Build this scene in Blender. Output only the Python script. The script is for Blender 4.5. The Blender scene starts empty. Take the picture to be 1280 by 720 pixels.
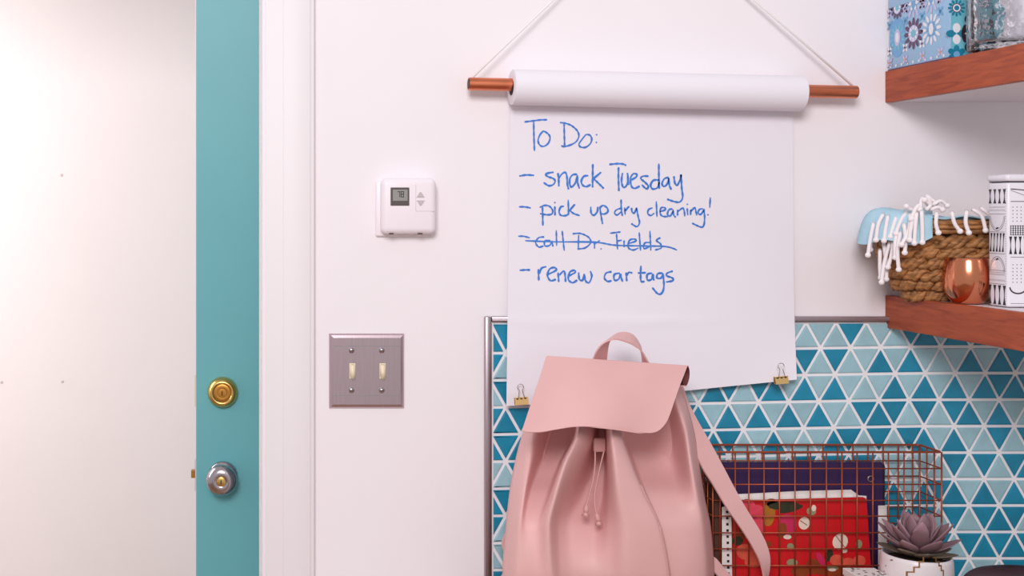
import bpy, bmesh, math, random
from math import sin, cos, pi, radians as R
from mathutils import Vector, Matrix

# ------------------------------------------------------------------ camera, light, exposure
SC = bpy.context.scene
COL = SC.collection
D = 1.8            # camera to back wall (m)
F = 1463.0         # focal length in px of the 1280 frame
CX, CY = 270.0, 263.0   # where the camera's axis meets the wall (px)
ZC = 1.466         # camera height

cam_d = bpy.data.cameras.new('camera')
cam = bpy.data.objects.new('camera', cam_d); COL.objects.link(cam)
cam.location = (0, -D, ZC); cam.rotation_euler = (R(90), 0, 0)
cam_d.sensor_width = 36.0; cam_d.lens = F / 1280 * 36
cam_d.shift_x = (640 - CX) / 1280; cam_d.shift_y = -(360 - CY) / 1280
cam_d.clip_start = 0.05
SC.camera = cam

w = bpy.data.worlds.new('world'); SC.world = w; w.use_nodes = True
bg = w.node_tree.nodes['Background']
bg.inputs[0].default_value = (0.945, 0.935, 0.955, 1); bg.inputs[1].default_value = 0.56

def area(name, loc, target, sx, sy, power, col):
    l = bpy.data.lights.new(name, 'AREA'); l.shape = 'RECTANGLE'; l.size = sx; l.size_y = sy
    l.energy = power; l.color = col
    o = bpy.data.objects.new(name, l); COL.objects.link(o); o.location = loc
    o.rotation_euler = (Vector(target) - Vector(loc)).to_track_quat('-Z', 'Y').to_euler()
    return o
area('window_light', (-0.40, -2.75, 2.5), (0.75, 0, 1.35), 0.9, 0.8, 55.5, (1.0, 0.970, 0.985))
area('hall_fill', (-1.4, 0.34, 1.75), (-0.1, 1.1, 0.55), 0.35, 1.3, 14, (1.0, 0.965, 0.945))  # added fill lamp, out of sight, brightens the far hall wall

SC.view_settings.view_transform = 'Standard'; SC.view_settings.look = 'None'
SC.view_settings.exposure = 0.0; SC.view_settings.gamma = 1; SC.view_settings.use_curve_mapping = False
SC.cycles.max_bounces = 10

# ------------------------------------------------------------------ helpers
def P(px, py, d=0.0):
    """point at distance d in front of the back wall seen at pixel (px,py)"""
    s = (D - d) / F
    return Vector(((px - CX) * s, -d, ZC - (py - CY) * s))
def PX(px, d=0.0): return (px - CX) * (D - d) / F
def PZ(py, d=0.0): return ZC - (py - CY) * (D - d) / F

def lin(c):
    return tuple(((x / 255) / 12.92 if x / 255 <= 0.04045 else ((x / 255 + 0.055) / 1.055) ** 2.4) for x in c) + (1,)

def mat(name, rgb, rough=0.5, metal=0.0, noise=0.0, nscale=30, bump=0.0, bscale=200, coat=0.0,
        rand=0.0, trans=0.0, ior=1.45, stretch=None, spec=None):
    m = bpy.data.materials.new(name); m.use_nodes = True
    nt = m.node_tree; b = nt.nodes['Principled BSDF']
    c = lin(rgb)
    b.inputs['Base Color'].default_value = c
    b.inputs['Roughness'].default_value = rough; b.inputs['Metallic'].default_value = metal
    b.inputs['Coat Weight'].default_value = coat
    b.inputs['Transmission Weight'].default_value = trans; b.inputs['IOR'].default_value = ior
    if spec is not None: b.inputs['Specular IOR Level'].default_value = spec
    tc = nt.nodes.new('ShaderNodeTexCoord')
    vec = tc.outputs['Object']
    if stretch:
        mp = nt.nodes.new('ShaderNodeMapping'); mp.inputs['Scale'].default_value = stretch
        nt.links.new(vec, mp.inputs[0]); vec = mp.outputs[0]
    if noise or rand:
        hsv = nt.nodes.new('ShaderNodeHueSaturation'); hsv.inputs['Color'].default_value = c
        n = nt.nodes.new('ShaderNodeTexNoise'); n.inputs['Scale'].default_value = nscale
        n.inputs['Detail'].default_value = 4; nt.links.new(vec, n.inputs['Vector'])
        mr = nt.nodes.new('ShaderNodeMapRange'); mr.inputs['From Min'].default_value = .3; mr.inputs['From Max'].default_value = .7
        mr.inputs['To Min'].default_value = 1 - noise; mr.inputs['To Max'].default_value = 1 + noise
        nt.links.new(n.outputs['Fac'], mr.inputs['Value'])
        val = mr.outputs['Result']
        if rand:
            oi = nt.nodes.new('ShaderNodeObjectInfo')
            m2 = nt.nodes.new('ShaderNodeMapRange'); m2.inputs['To Min'].default_value = 1 - rand; m2.inputs['To Max'].default_value = 1 + rand
            nt.links.new(oi.outputs['Random'], m2.inputs['Value'])
            mu = nt.nodes.new('ShaderNodeMath'); mu.operation = 'MULTIPLY'
            nt.links.new(val, mu.inputs[0]); nt.links.new(m2.outputs['Result'], mu.inputs[1]); val = mu.outputs[0]
        nt.links.new(val, hsv.inputs['Value']); nt.links.new(hsv.outputs[0], b.inputs['Base Color'])
    if bump:
        n2 = nt.nodes.new('ShaderNodeTexNoise'); n2.inputs['Scale'].default_value = bscale
        nt.links.new(vec, n2.inputs['Vector'])
        bp = nt.nodes.new('ShaderNodeBump'); bp.inputs['Strength'].default_value = bump; bp.inputs['Distance'].default_value = 0.001 if trans == 0 else 0.0016
        nt.links.new(n2.outputs['Fac'], bp.inputs['Height']); nt.links.new(bp.outputs[0], b.inputs['Normal'])
    return m

def wood(name, base, dark, rough=.35, stretch=(3, 3, 30)):
    m = bpy.data.materials.new(name); m.use_nodes = True
    nt = m.node_tree; b = nt.nodes['Principled BSDF']; b.inputs['Roughness'].default_value = rough
    tc = nt.nodes.new('ShaderNodeTexCoord'); mp = nt.nodes.new('ShaderNodeMapping')
    mp.inputs['Scale'].default_value = stretch; nt.links.new(tc.outputs['Object'], mp.inputs[0])
    n = nt.nodes.new('ShaderNodeTexNoise'); n.inputs['Scale'].default_value = 4; n.inputs['Detail'].default_value = 8
    n.inputs['Distortion'].default_value = 1.2; nt.links.new(mp.outputs[0], n.inputs['Vector'])
    cr = nt.nodes.new('ShaderNodeValToRGB'); cr.color_ramp.elements[0].position = .33; cr.color_ramp.elements[1].position = .62
    cr.color_ramp.elements[0].color = lin(dark); cr.color_ramp.elements[1].color = lin(base)
    nt.links.new(n.outputs['Fac'], cr.inputs[0]); nt.links.new(cr.outputs[0], b.inputs['Base Color'])
    return m

def link(o, parent=None):
    COL.objects.link(o)
    if parent is not None:
        o.parent = parent
        M = Matrix.Translation(parent.location) if parent.type == 'EMPTY' else Matrix.Identity(4)
        o.matrix_parent_inverse = M.inverted()
    return o

def obj(name, V, Fc, m, parent=None, smooth=False, mi=None, label=None, auto=None):
    me = bpy.data.meshes.new(name)
    me.from_pydata([tuple(v) for v in V], [], [tuple(f) for f in Fc])
    ms = m if isinstance(m, (list, tuple)) else [m]
    for x in ms: me.materials.append(x)
    if mi: me.polygons.foreach_set('material_index', mi)
    bm = bmesh.new(); bm.from_mesh(me); bmesh.ops.recalc_face_normals(bm, faces=bm.faces[:]); bm.to_mesh(me); bm.free()
    if smooth or auto:
        me.polygons.foreach_set('use_smooth', [True] * len(me.polygons))
        if auto: me.set_sharp_from_angle(angle=R(auto))
    me.update()
    o = bpy.data.objects.new(name, me)
    if label: o['label'] = label
    return link(o, parent)

def thing(name, loc, label, cat, group=None):
    o = bpy.data.objects.new(name, None); COL.objects.link(o); o.location = loc
    o.empty_display_size = .03
    o['label'] = label; o['category'] = cat
    if group: o['group'] = group
    return o

def tag(o, label, cat, group=None):
    o['label'] = label; o['category'] = cat
    if group: o['group'] = group
    return o

class MB:
    """collects shapes for one mesh"""
    def __init__(s): s.V = []; s.F = []; s.M = []
    def add(s, V, Fc, mi=0):
        k = len(s.V); s.V += [Vector(v) for v in V]
        s.F += [tuple(i + k for i in f) for f in Fc]; s.M += [mi] * len(Fc); return s
    def box(s, x0, x1, y0, y1, z0, z1, bev=0, mi=0, seg=2):
        bm = bmesh.new(); bmesh.ops.create_cube(bm, size=1)
        for v in bm.verts:
            v.co = Vector((x0 + (v.co.x + .5) * (x1 - x0), y0 + (v.co.y + .5) * (y1 - y0), z0 + (v.co.z + .5) * (z1 - z0)))
        if bev: bmesh.ops.bevel(bm, geom=bm.edges[:], offset=bev, segments=seg, profile=.5, affect='EDGES')
        s.bm(bm, mi); return s
    def bm(s, bm, mi=0):
        bm.verts.index_update()
        s.add([v.co.copy() for v in bm.verts], [[v.index for v in f.verts] for f in bm.faces], mi); bm.free()
    def tube(s, pts, r, n=8, mi=0, cap=True, closed=False):
        pts = [Vector(p) for p in pts]; rs = r if isinstance(r, (list, tuple)) else [r] * len(pts)
        V = []; Fc = []; N = len(pts); up = None
        for i, p in enumerate(pts):
            if closed: t = pts[(i + 1) % N] - pts[i - 1]
            else: t = pts[min(i + 1, N - 1)] - pts[max(i - 1, 0)]
            if t.length < 1e-9: t = Vector((0, 0, 1))
            t.normalize()
            if up is None:
                up = Vector((0, 1, 0)) if abs(t.y) < .9 else Vector((1, 0, 0))
            a = (up - t * up.dot(t)).normalized(); b = t.cross(a); up = a
            for k in range(n):
                q = 2 * pi * k / n; V.append(p + (a * cos(q) + b * sin(q)) * rs[i])
        for i in range(N if closed else N - 1):
            j = (i + 1) % N
            for k in range(n):
                l = (k + 1) % n; Fc.append((i * n + k, i * n + l, j * n + l, j * n + k))
        if cap and not closed:
            Fc.append(tuple(range(n - 1, -1, -1))); Fc.append(tuple(range((N - 1) * n, N * n)))
        return s.add(V, Fc, mi)
    def lathe(s, prof, org, axis=(0, 0, 1), n=32, mi=0, fl=None):
        """prof: (h, r) along axis from org; fl(k) radius factor"""
        ax = Vector(axis).normalized(); a = Vector((1, 0, 0)) if abs(ax.x) < .9 else Vector((0, 0, 1))
        a = (a - ax * a.dot(ax)).normalized(); b = ax.cross(a); org = Vector(org); V = []; Fc = []
        for h, r in prof:
            for k in range(n):
                q = 2 * pi * k / n; f = fl(k) if fl else 1
                V.append(org + ax * h + (a * cos(q) + b * sin(q)) * max(r, 1e-5) * f)
        for i in range(len(prof) - 1):
            for k in range(n):
                l = (k + 1) % n; Fc.append((i * n + k, i * n + l, (i + 1) * n + l, (i + 1) * n + k))
        Fc.append(tuple(range(n))); Fc.append(tuple(range((len(prof) - 1) * n, len(prof) * n)))
        return s.add(V, Fc, mi)
    def sphere(s, c, r, n=10, mi=0, sc=(1, 1, 1)):
        bm = bmesh.new(); bmesh.ops.create_uvsphere(bm, u_segments=n, v_segments=max(4, n // 2 + 1), radius=1)
        for v in bm.verts: v.co = Vector(c) + Vector((v.co.x * r * sc[0], v.co.y * r * sc[1], v.co.z * r * sc[2]))
        s.bm(bm, mi); return s
    def poly(s, pts, off=None, mi=0):
        return s.add(pts, [tuple(range(len(pts)))], mi)
    def build(s, name, m, parent=None, **k):
        return obj(name, s.V, s.F, m, parent, mi=s.M if isinstance(m, (list, tuple)) else None, **k)

def cr(pts, n=6, closed=False):
    """Catmull-Rom through points (any dimension)"""
    pts = [tuple(p) for p in pts]; out = []
    N = len(pts)
    if N < 3 and not closed:
        return [tuple(a + (b - a) * t / n for a, b in zip(pts[0], pts[1])) for t in range(n + 1)]
    for i in range(N if closed else N - 1):
        if closed: p0, p1, p2, p3 = pts[i - 1], pts[i], pts[(i + 1) % N], pts[(i + 2) % N]
        else: p0, p1, p2, p3 = pts[max(i - 1, 0)], pts[i], pts[i + 1], pts[min(i + 2, N - 1)]
        for k in range(n):
            t = k / n
            out.append(tuple(.5 * (2 * b + (-a + c) * t + (2 * a - 5 * b + 4 * c - d_) * t * t + (-a + 3 * b - 3 * c + d_) * t ** 3)
                             for a, b, c, d_ in zip(p0, p1, p2, p3)))
    if not closed: out.append(pts[-1])
    return out

def hermite(xs, ys, x):
    """monotone cubic interpolation"""
    n = len(xs)
    if x <= xs[0]: return ys[0]
    if x >= xs[-1]: return ys[-1]
    dl = [(ys[i + 1] - ys[i]) / (xs[i + 1] - xs[i]) for i in range(n - 1)]
    ms = [dl[0]] + [0 if dl[i - 1] * dl[i] <= 0 else 2 * dl[i - 1] * dl[i] / (dl[i - 1] + dl[i]) for i in range(1, n - 1)] + [dl[-1]]
    i = max(k for k in range(n - 1) if xs[k] <= x)
    h = xs[i + 1] - xs[i]; t = (x - xs[i]) / h
    return ((2 * t ** 3 - 3 * t * t + 1) * ys[i] + (t ** 3 - 2 * t * t + t) * h * ms[i] + (-2 * t ** 3 + 3 * t * t) * ys[i + 1] + (t ** 3 - t * t) * h * ms[i + 1])

def grid_faces(nu, nv, wrap=False):
    """verts indexed v*nu+u"""
    Fc = []
    for j in range(nv - 1):
        for i in range(nu if wrap else nu - 1):
            k = (i + 1) % nu; Fc.append((j * nu + i, j * nu + k, (j + 1) * nu + k, (j + 1) * nu + i))
    return Fc

def solidify(o, t, off=0):
    m = o.modifiers.new('thickness', 'SOLIDIFY'); m.thickness = t; m.offset = off
    e = o.modifiers.new('edges', 'EDGE_SPLIT'); e.split_angle = R(45); return o

# ------------------------------------------------------------------ materials
M = {}
M['wall'] = mat('wall_paint', (243, 236, 240), .75, noise=.01, nscale=6, bump=.12, bscale=160)
M['wall_warm'] = mat('hall_paint', (243, 234, 233), .75, noise=.012, nscale=4)
M['trimw'] = mat('white_gloss_paint', (236, 229, 232), .5)
M['teal'] = mat('teal_paint', (104, 174, 181), .45, noise=.03, nscale=3, bump=.05, bscale=60)
M['floor'] = wood('floor_wood', (170, 130, 95), (130, 92, 62), .4, (14, 1.5, 14))
M['steel'] = mat('brushed_steel', (198, 178, 184), .32, 1.0, noise=.06, nscale=20, stretch=(60, 1, 1))
M['trimsteel'] = mat('satin_steel', (175, 160, 166), .38, 1.0)
M['chrome'] = mat('satin_nickel', (190, 180, 186), .2, 1.0)
M['brass'] = mat('polished_brass', (224, 184, 110), .3, 1.0)
M['brassdark'] = mat('aged_brass', (190, 135, 66), .4, 1.0)
M['dark'] = mat('dark_slot', (45, 30, 30), .6)
M['copper'] = mat('copper_pipe', (222, 130, 96), .34, 1.0, noise=.18, nscale=14, stretch=(1, 3, 6))
M['copperdark'] = mat('copper_inside', (80, 40, 30), .5, .6)
M['mugcopper'] = mat('hammered_copper', (222, 140, 104), .16, 1.0, bump=.12, bscale=60)
M['wire'] = mat('copper_wire', (172, 84, 58), .4, .6)
M['paper'] = mat('roll_paper', (238, 232, 240), .8)
M['ink'] = mat('blue_marker', (62, 124, 210), .6, noise=.12, nscale=60)
M['cord'] = mat('white_cord', (246, 240, 240), .8)
M['gold'] = mat('gold_clip', (240, 205, 140), .4, 1.0)
M['silver'] = mat('clip_wire', (190, 180, 175), .3, 1.0)
M['leather'] = mat('pink_leather', (226, 177, 175), .5, noise=.03, nscale=12, bump=.12, bscale=900)
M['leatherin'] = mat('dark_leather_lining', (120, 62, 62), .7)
M['leatheredge'] = mat('leather_cord', (214, 162, 158), .55)
M['tiledark'] = mat('teal_glaze', (28, 136, 170), .28, noise=.10, nscale=45, rand=.10, bump=.06, bscale=40)
M['tilelight'] = mat('pale_blue_glaze', (158, 197, 208), .28, noise=.07, nscale=45, rand=.07, bump=.06, bscale=40)
M['grout'] = mat('white_grout', (245, 240, 243), .8, noise=.03, nscale=80)
M['white'] = mat('white_laminate', (236, 228, 232), .45)
M['plastic'] = mat('white_plastic', (244, 234, 240), .35)
M['lcd'] = mat('lcd', (150, 148, 145), .25)
M['lcdframe'] = mat('lcd_frame', (92, 82, 82), .3)
M['lcdseg'] = mat('lcd_segment', (60, 58, 58), .4)
M['greybtn'] = mat('grey_rubber', (196, 186, 188), .5)
M['ivory'] = mat('ivory_plastic', (242, 226, 196), .4)
M['wood'] = wood('cherry_wood', (178, 80, 38), (148, 58, 24), .5)
M['counterwood'] = wood('oiled_wood', (150, 96, 60), (112, 68, 42), .45, (2, 24, 24))
M['grass'] = mat('seagrass', (166, 114, 68), .6, noise=.5, nscale=90, rand=.15, stretch=(1, 1, 3))
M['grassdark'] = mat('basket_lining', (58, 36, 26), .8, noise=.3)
M['cloth'] = mat('aqua_cloth', (176, 214, 230), .85, noise=.08, nscale=30, bump=.4, bscale=500)
M['fringe'] = mat('white_cotton', (246, 238, 240), .9, bump=.4, bscale=700)
M['tin'] = mat('white_tin', (236, 232, 240), .25)
M['tinink'] = mat('black_print', (38, 36, 44), .35)
M['tinblue'] = mat('pale_blue_tin', (152, 190, 222), .22)
M['pr_lav'] = mat('lavender_print', (196, 192, 228), .22)
M['pr_pur'] = mat('plum_print', (96, 62, 98), .22)
M['pr_navy'] = mat('dark_plum_print', (40, 14, 40), .22)
M['pr_teal'] = mat('teal_print', (24, 128, 158), .22)
M['pr_aqua'] = mat('aqua_print', (112, 190, 208), .22)
M['pr_blue'] = mat('sky_print', (112, 168, 214), .22)
M['pr_white'] = mat('white_print', (232, 232, 240), .22)
M['pr_orange'] = mat('orange_print', (222, 150, 110), .22)
M['glass'] = mat('clear_glass', (250, 250, 252), .03, trans=1.0, ior=1.48, bump=1.0, bscale=70)
M['purple'] = mat('purple_binder', (52, 26, 76), .45, noise=.08)
M['red'] = mat('red_cover', (206, 22, 30), .45, noise=.06, nscale=25)
M['pinkpr'] = mat('pink_petal_print', (226, 70, 92), .5, noise=.12, nscale=80)
M['coralpr'] = mat('coral_print', (222, 92, 70), .5, noise=.12, nscale=80)
M['magentapr'] = mat('magenta_print', (205, 40, 90), .5)
M['greenpr'] = mat('dark_leaf_print', (52, 52, 34), .5, noise=.2, nscale=80)
M['sagepr'] = mat('sage_leaf_print', (152, 146, 110), .5)
M['creampr'] = mat('cream_print', (236, 216, 200), .5)
M['brownpr'] = mat('rust_print', (142, 62, 26), .5, noise=.15, nscale=60)
M['goldpr'] = mat('ochre_print', (178, 112, 36), .5, noise=.15, nscale=60)
M['sheet'] = mat('white_sheets', (240, 232, 228), .8)
M['brownbook'] = mat('brown_cover', (84, 52, 40), .6)
M['black'] = mat('black_cover', (34, 20, 36), .6)
M['pot'] = mat('white_ceramic', (240, 230, 232), .3, noise=.012)
M['potgold'] = mat('gold_lustre', (178, 130, 84), .35, .7)
M['soil'] = mat('soil', (50, 34, 24), .9, noise=.4, nscale=120, bump=.8, bscale=150)
M['succ'] = mat('dusky_succulent', (150, 116, 124), .45, noise=.14, nscale=35, rand=.2)
M['succg'] = mat('olive_succulent', (112, 98, 84), .5, noise=.14, nscale=35, rand=.15)
M['pouch'] = mat('dark_pouch_leather', (52, 32, 40), .5, noise=.12, nscale=30, bump=.3, bscale=200)

def structure(o, label=None):
    o['kind'] = 'structure'
    if label: o['label'] = label
    return o

# ------------------------------------------------------------------ setting
WX = PX(331)                 # right jamb of the doorway
OPL = WX - .92
b = MB()
b.box(WX, 2.6, 0, .12, 0, 2.7); b.box(-2.4, OPL, 0, .12, 0, 2.7); b.box(OPL, WX, 0, .12, 2.1, 2.7)
wall_back = structure(b.build('wall_back', M['wall']), 'pale pinkish-white plaster wall')
b = MB(); b.box(-2.4, 2.6, 1.1, 1.2, 0, 2.7)
wall_far = structure(b.build('wall_far', M['wall_warm']), 'warm white wall seen through the doorway')
for px, py in ((77, 219), (78, 477), (2, 478)):
    s = (D + 1.1) / F; b = MB()
    b.lathe([(0, .004), (.001, .0034), (.0014, .001)], ((px - CX) * s, 1.1, ZC - (py - CY) * s), (0, -1, 0), 10)
    b.build('nail_hole', mat('filler', (214, 198, 196), .8) if 'filler' not in bpy.data.materials else bpy.data.materials['filler'], wall_far)
b = MB(); b.box(-2.4, 2.6, -3.4, 1.1, -.05, 0)
structure(b.build('floor', M['floor']), 'wooden floor')
# doorway casing and jamb
b = MB()
b.box(WX, PX(392), -.014, 0, 0, 2.17, .0015)
b.box(PX(353), PX(387), -.0165, -.014, 0, 2.17, .001)
structure(b.build('trim_1', M['trimw'], auto=30), 'white door casing beside the teal door')
b = MB(); b.box(WX - .0002 - .004, WX, -.010, .125, 0, 2.1)
structure(b.build('trim_2', M['trimw']), 'white door jamb edge')
b = MB(); b.box(PX(392), PX(596), -.012, 0, 0, .09, .002)
structure(b.build('baseboard_back', M['trimw']), 'white baseboard')

# ------------------------------------------------------------------ teal door
a = R(5.0); c0 = Vector((PX(245, -.28), .28, 0)); U = Vector((cos(a), -sin(a), 0)); NN = Vector((-sin(a), -cos(a), 0))
def DP(t, n, z): return c0 + U * t + NN * n + Vector((0, 0, z))
def dbox(mb, t0, t1, n0, n1, z0, z1, mi=0):
    V = [DP(t, n, z) for z in (z0, z1) for n in (n0, n1) for t in (t0, t1)]
    mb.add(V, [(0, 1, 3, 2), (4, 5, 7, 6), (0, 1, 5, 4), (2, 3, 7, 6), (0, 2, 6, 4), (1, 3, 7, 5)], mi)
b = MB(); dbox(b, 0.0002, .8, -.035, 0, .01, 2.04)
door = structure(b.build('door_1', M['teal']), 'teal painted door standing open beyond the doorway')
b = MB(); dbox(b, -.0008, .0006, -.0345, -.0003, .01, 2.04)
b.build('door_edge', M['trimw'], door, label='narrow white edge of the door')
zk = PZ(601, -.24); zd = PZ(491.5, -.26)
b = MB(); b.lathe([(0, .0268), (.003, .0265), (.006, .0235), (.009, .014), (.016, .0125), (.020, .0195), (.025, .0255), (.031, .0272),
                   (.037, .0262), (.043, .0205), (.0460, .0105), (.0445, .0085)], DP(.0485, 0, zk), NN, 40)
knob = b.build('door_knob', M['chrome'], door, smooth=True, label='round satin nickel knob with a key cylinder')
b = MB(); b.lathe([(.036, .0086), (.0465, .0080), (.047, .0065)], DP(.0485, 0, zk), NN, 24)
b.build('lock_cylinder', M['brass'], knob, auto=30)
b = MB(); o_ = DP(.0485, .0472, zk)
b.box(o_.x - .0008, o_.x + .0008, o_.y - .0006, o_.y + .001, o_.z - .004, o_.z + .004)
b.build('keyhole', M['dark'], knob)
b = MB(); b.lathe([(0, .0268), (.006, .0270), (.012, .0255), (.017, .0215), (.0185, .0190), (.0175, .0165), (.0150, .0155)], DP(.048, 0, zd), NN, 40)
dbolt = b.build('deadbolt', M['brass'], door, smooth=True, label='round brass deadbolt collar')
b = MB(); b.lathe([(.010, .0158), (.0158, .0155), (.0165, .0140), (.0158, .0085), (.0168, .0080), (.0170, .0060)], DP(.048, 0, zd), NN, 32)
b.build('lock_cylinder', M['brassdark'], dbolt, auto=35)
o_ = DP(.048, .0172, zd); b = MB(); b.box(o_.x - .0008, o_.x + .0008, o_.y - .0006, o_.y + .001, o_.z - .004, o_.z + .004)
b.build('keyhole', M['dark'], dbolt)
b = MB(); dbox(b, -.010, .002, -.024, -.011, zk - .007, zk + .006)
b.build('latch_bolt', M['brassdark'], door, label='small brown latch bolt on the door edge')
for z in (zk, zd):
    b = MB(); dbox(b, -.0022, 0, -.030, -.004, z - .028, z + .028); b.build('latch_plate', M['silver'] if z == zk else M['brass'], door)

# ------------------------------------------------------------------ tiles
GD = .004
b = MB(); b.box(PX(612), 2.3, -GD, 0.0, .86, PZ(401), 0)
bs = MB()
grout = b.build('grout', M['grout'], wall_back, label='white grout bed of the tiled backsplash')
def lx(j, k):
    if j >= -10: x = 1246.3 + 37.5 * j
    elif j >= -15: x = 871.3 + (j + 10) * 40.52
    else: x = 631 + 37.7 * (j + 16)
    return x + (3.0 if k == 0 else 2.2 if k == 1 else 1.6 if k == 2 else 0) * (1 if j > -12 else 0)
def ly(x, k):
    y = 433.0 + 32.95 * (k - 1) if k > 0 else 402.2
    g = max(0, min(1, (1150 - x) / 535)); g = g ** 1.1
    return y + g * (8 + .875 * (k - 1)) if k > 0 else 402.2 + g
pat = {}   # (row, 'u'/'d', j of apex) -> dark?
def setp(r, t, s):
    for tok in s.split():
        j, v = tok.split(':'); pat[(r, t, float(j))] = (v == 'D')
setp(1, 'd', '-6:L -5:D -4:L -3:D -2:L -1:L 0:L -16:D -7:L'); setp(1, 'u', '-6.5:L -5.5:L -4.5:L -3.5:L -2.5:D -1.5:D -16.5:D')
setp(2, 'd', '-6.5:D -5.5:D -4.5:L -3.5:L -2.5:L -1.5:L -0.5:L 0.5:D -16.5:D'); setp(2, 'u', '-6:L -5:L -4:D -3:D -2:L -1:D 0:D 1:L -16:L')
setp(3, 'u', '-9.5:D -8.5:L -7.5:D -6.5:D -5.5:D -4.5:L -3.5:D -2.5:D -1.5:D -0.5:D 0.5:D -16.5:L')
setp(3, 'd', '-10:L -9:D -8:D -7:L -6:L -5:L -4:L -3:L -2:L -1:L 0:D 1:D -16:D')
setp(4, 'u', '-10:D -9:D -8:D -7:D -6:D -5:L -4:D -3:L -2:L -1:D 0:D 1:L -16:D')
setp(4, 'd', '-9.5:L -8.5:L -7.5:L -6.5:L -5.5:L -4.5:D -3.5:D -2.5:D -1.5:D -0.5:L 0.5:L -16.5:D -15.5:D')
setp(5, 'u', '-9.5:D -8.5:L -7.5:D -6.5:L -5.5:D -4.5:L -3.5:L -2.5:D -1.5:D -0.5:L 0.5:L -16.5:D -15.5:D')
setp(5, 'd', '-9:D -8:L -7:L -6:L -5:D -4:D -3:D -2:L -1:L 0:D 1:D -16:D')
setp(6, 'd', '-1.5:D -0.5:D 0.5:D -16.5:L -2.5:L -3.5:L -4.5:D -6.5:D'); setp(6, 'u', '-2:L -1:L 0:L 1:D -16:L -3:L -4:L -5:D -6:L -7:D -8:L')
setp(7, 'u', '-1.5:D -0.5:D 0.5:D -2.5:D -3.5:D -16.5:D'); setp(7, 'd', '-2:D -1:L 0:L 1:L -3:L -16:D')
setp(8, 'd', '-1.5:D -0.5:D 0.5:D -2.5:D -16.5:D'); setp(8, 'u', '-2:L -1:L 0:D 1:L -3:D -16:L')
setp(9, 'u', '-1.5:L -0.5:D 0.5:D -16.5:L'); setp(9, 'd', '-2:D -1:D 0:D 1:D -16:L')
setp(10, 'u', '-1:L 0:L 1:L -16:D'); setp(10, 'd', '-1.5:D -0.5:L 0.5:D -16.5:D')
rng = random.Random(5)
XMIN = 614.0
def clip_left(poly, xm):
    out = []
    for i, p in enumerate(poly):
        q = poly[(i + 1) % len(poly)]
        if p[0] >= xm: out.append(p)
        if (p[0] < xm) != (q[0] < xm):
            t = (xm - p[0]) / (q[0] - p[0]); out.append((xm, p[1] + (q[1] - p[1]) * t))
    return out
def tile_geo(poly, mb, mi=0):
    """poly in wall pixels; joint 1.6 px; pillow edge"""
    n = len(poly)
    cx = sum(p[0] for p in poly) / n; cy = sum(p[1] for p in poly) / n
    def inset(dist):
        lines = []
        for i in range(n):
            p, q = poly[i], poly[(i + 1) % n]; ex, ey = q[0] - p[0], q[1] - p[1]; L = math.hypot(ex, ey) or 1
            nx, ny = -ey / L, ex / L
            if (cx - p[0]) * nx + (cy - p[1]) * ny < 0: nx, ny = -nx, -ny
            lines.append((nx, ny, nx * p[0] + ny * p[1] + dist))
        out = []
        for i in range(n):
            a1, b1, c1 = lines[i - 1]; a2, b2, c2 = lines[i]; det = a1 * b2 - a2 * b1
            if abs(det) < 1e-6: return None
            out.append(((c1 * b2 - c2 * b1) / det, (a1 * c2 - a2 * c1) / det))
        return out
    o0, o1, o2 = inset(1.75), inset(1.95), inset(3.4)
    if not o0: return
    V = [P(x, y, GD) for x, y in o0] + [P(x, y, GD + .0026) for x, y in o1] + [P(x, y, GD + .0036) for x, y in o2]
    # keep all on the wall plane scale
    V = []
    for ring, d in ((o0, GD - .001), (o1, GD + .0018), (o2, GD + .0023)):
        V += [Vector((PX(x), -d, PZ(y))) for x, y in ring]
    Fc = [(i, (i + 1) % n, n + (i + 1) % n, n + i) for i in range(n)] + [(n + i, n + (i + 1) % n, 2 * n + (i + 1) % n, 2 * n + i) for i in range(n)]
    Fc.append(tuple(range(2 * n, 3 * n)))
    mb.add(V, Fc, mi)
stuff = MB()
for r in range(1, 16):
    for h in range(-36, 42):
        j = h / 2
        for t in 'ud':
            # line r vertices: odd lines integer j, even lines half-integer j
            apexline = r - 1 if t == 'u' else r
            baseline = r if t == 'u' else r - 1
            if (apexline % 2 == 1) != (j == int(j)): continue
            ax_ = lx(j, apexline); A = (ax_, ly(ax_, apexline))
            bx, cx_ = lx(j - .5, baseline), lx(j + .5, baseline)
            poly = [A, (cx_, ly(cx_, baseline)), (bx, ly(bx, baseline))]
            poly = clip_left(poly, XMIN)
            if len(poly) < 3: continue
            w_ = max(p[0] for p in poly) - min(p[0] for p in poly)
            if w_ < 5 or min(p[0] for p in poly) > 1980: continue
            dark = pat.get((r, t, j)); rd = rng.random() < .5
            if dark is None: dark = rd
            mx = sum(p[0] for p in poly) / len(poly)
            vis = r <= 10 and (mx < 662 or 862 < mx < 1296)
            if r == 1 and 640 < mx < 985: vis = False
            if r == 1 and mx > 1200: vis = False
            if vis:
                mb = MB(); tile_geo(poly, mb)
                if mb.V: mb.build('tile', M['tiledark'] if dark else M['tilelight'], wall_back)
            else: tile_geo(poly, stuff, 0 if dark else 1)
o = stuff.build('tile_field', [M['tiledark'], M['tilelight']], wall_back); o['kind'] = 'stuff'
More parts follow.
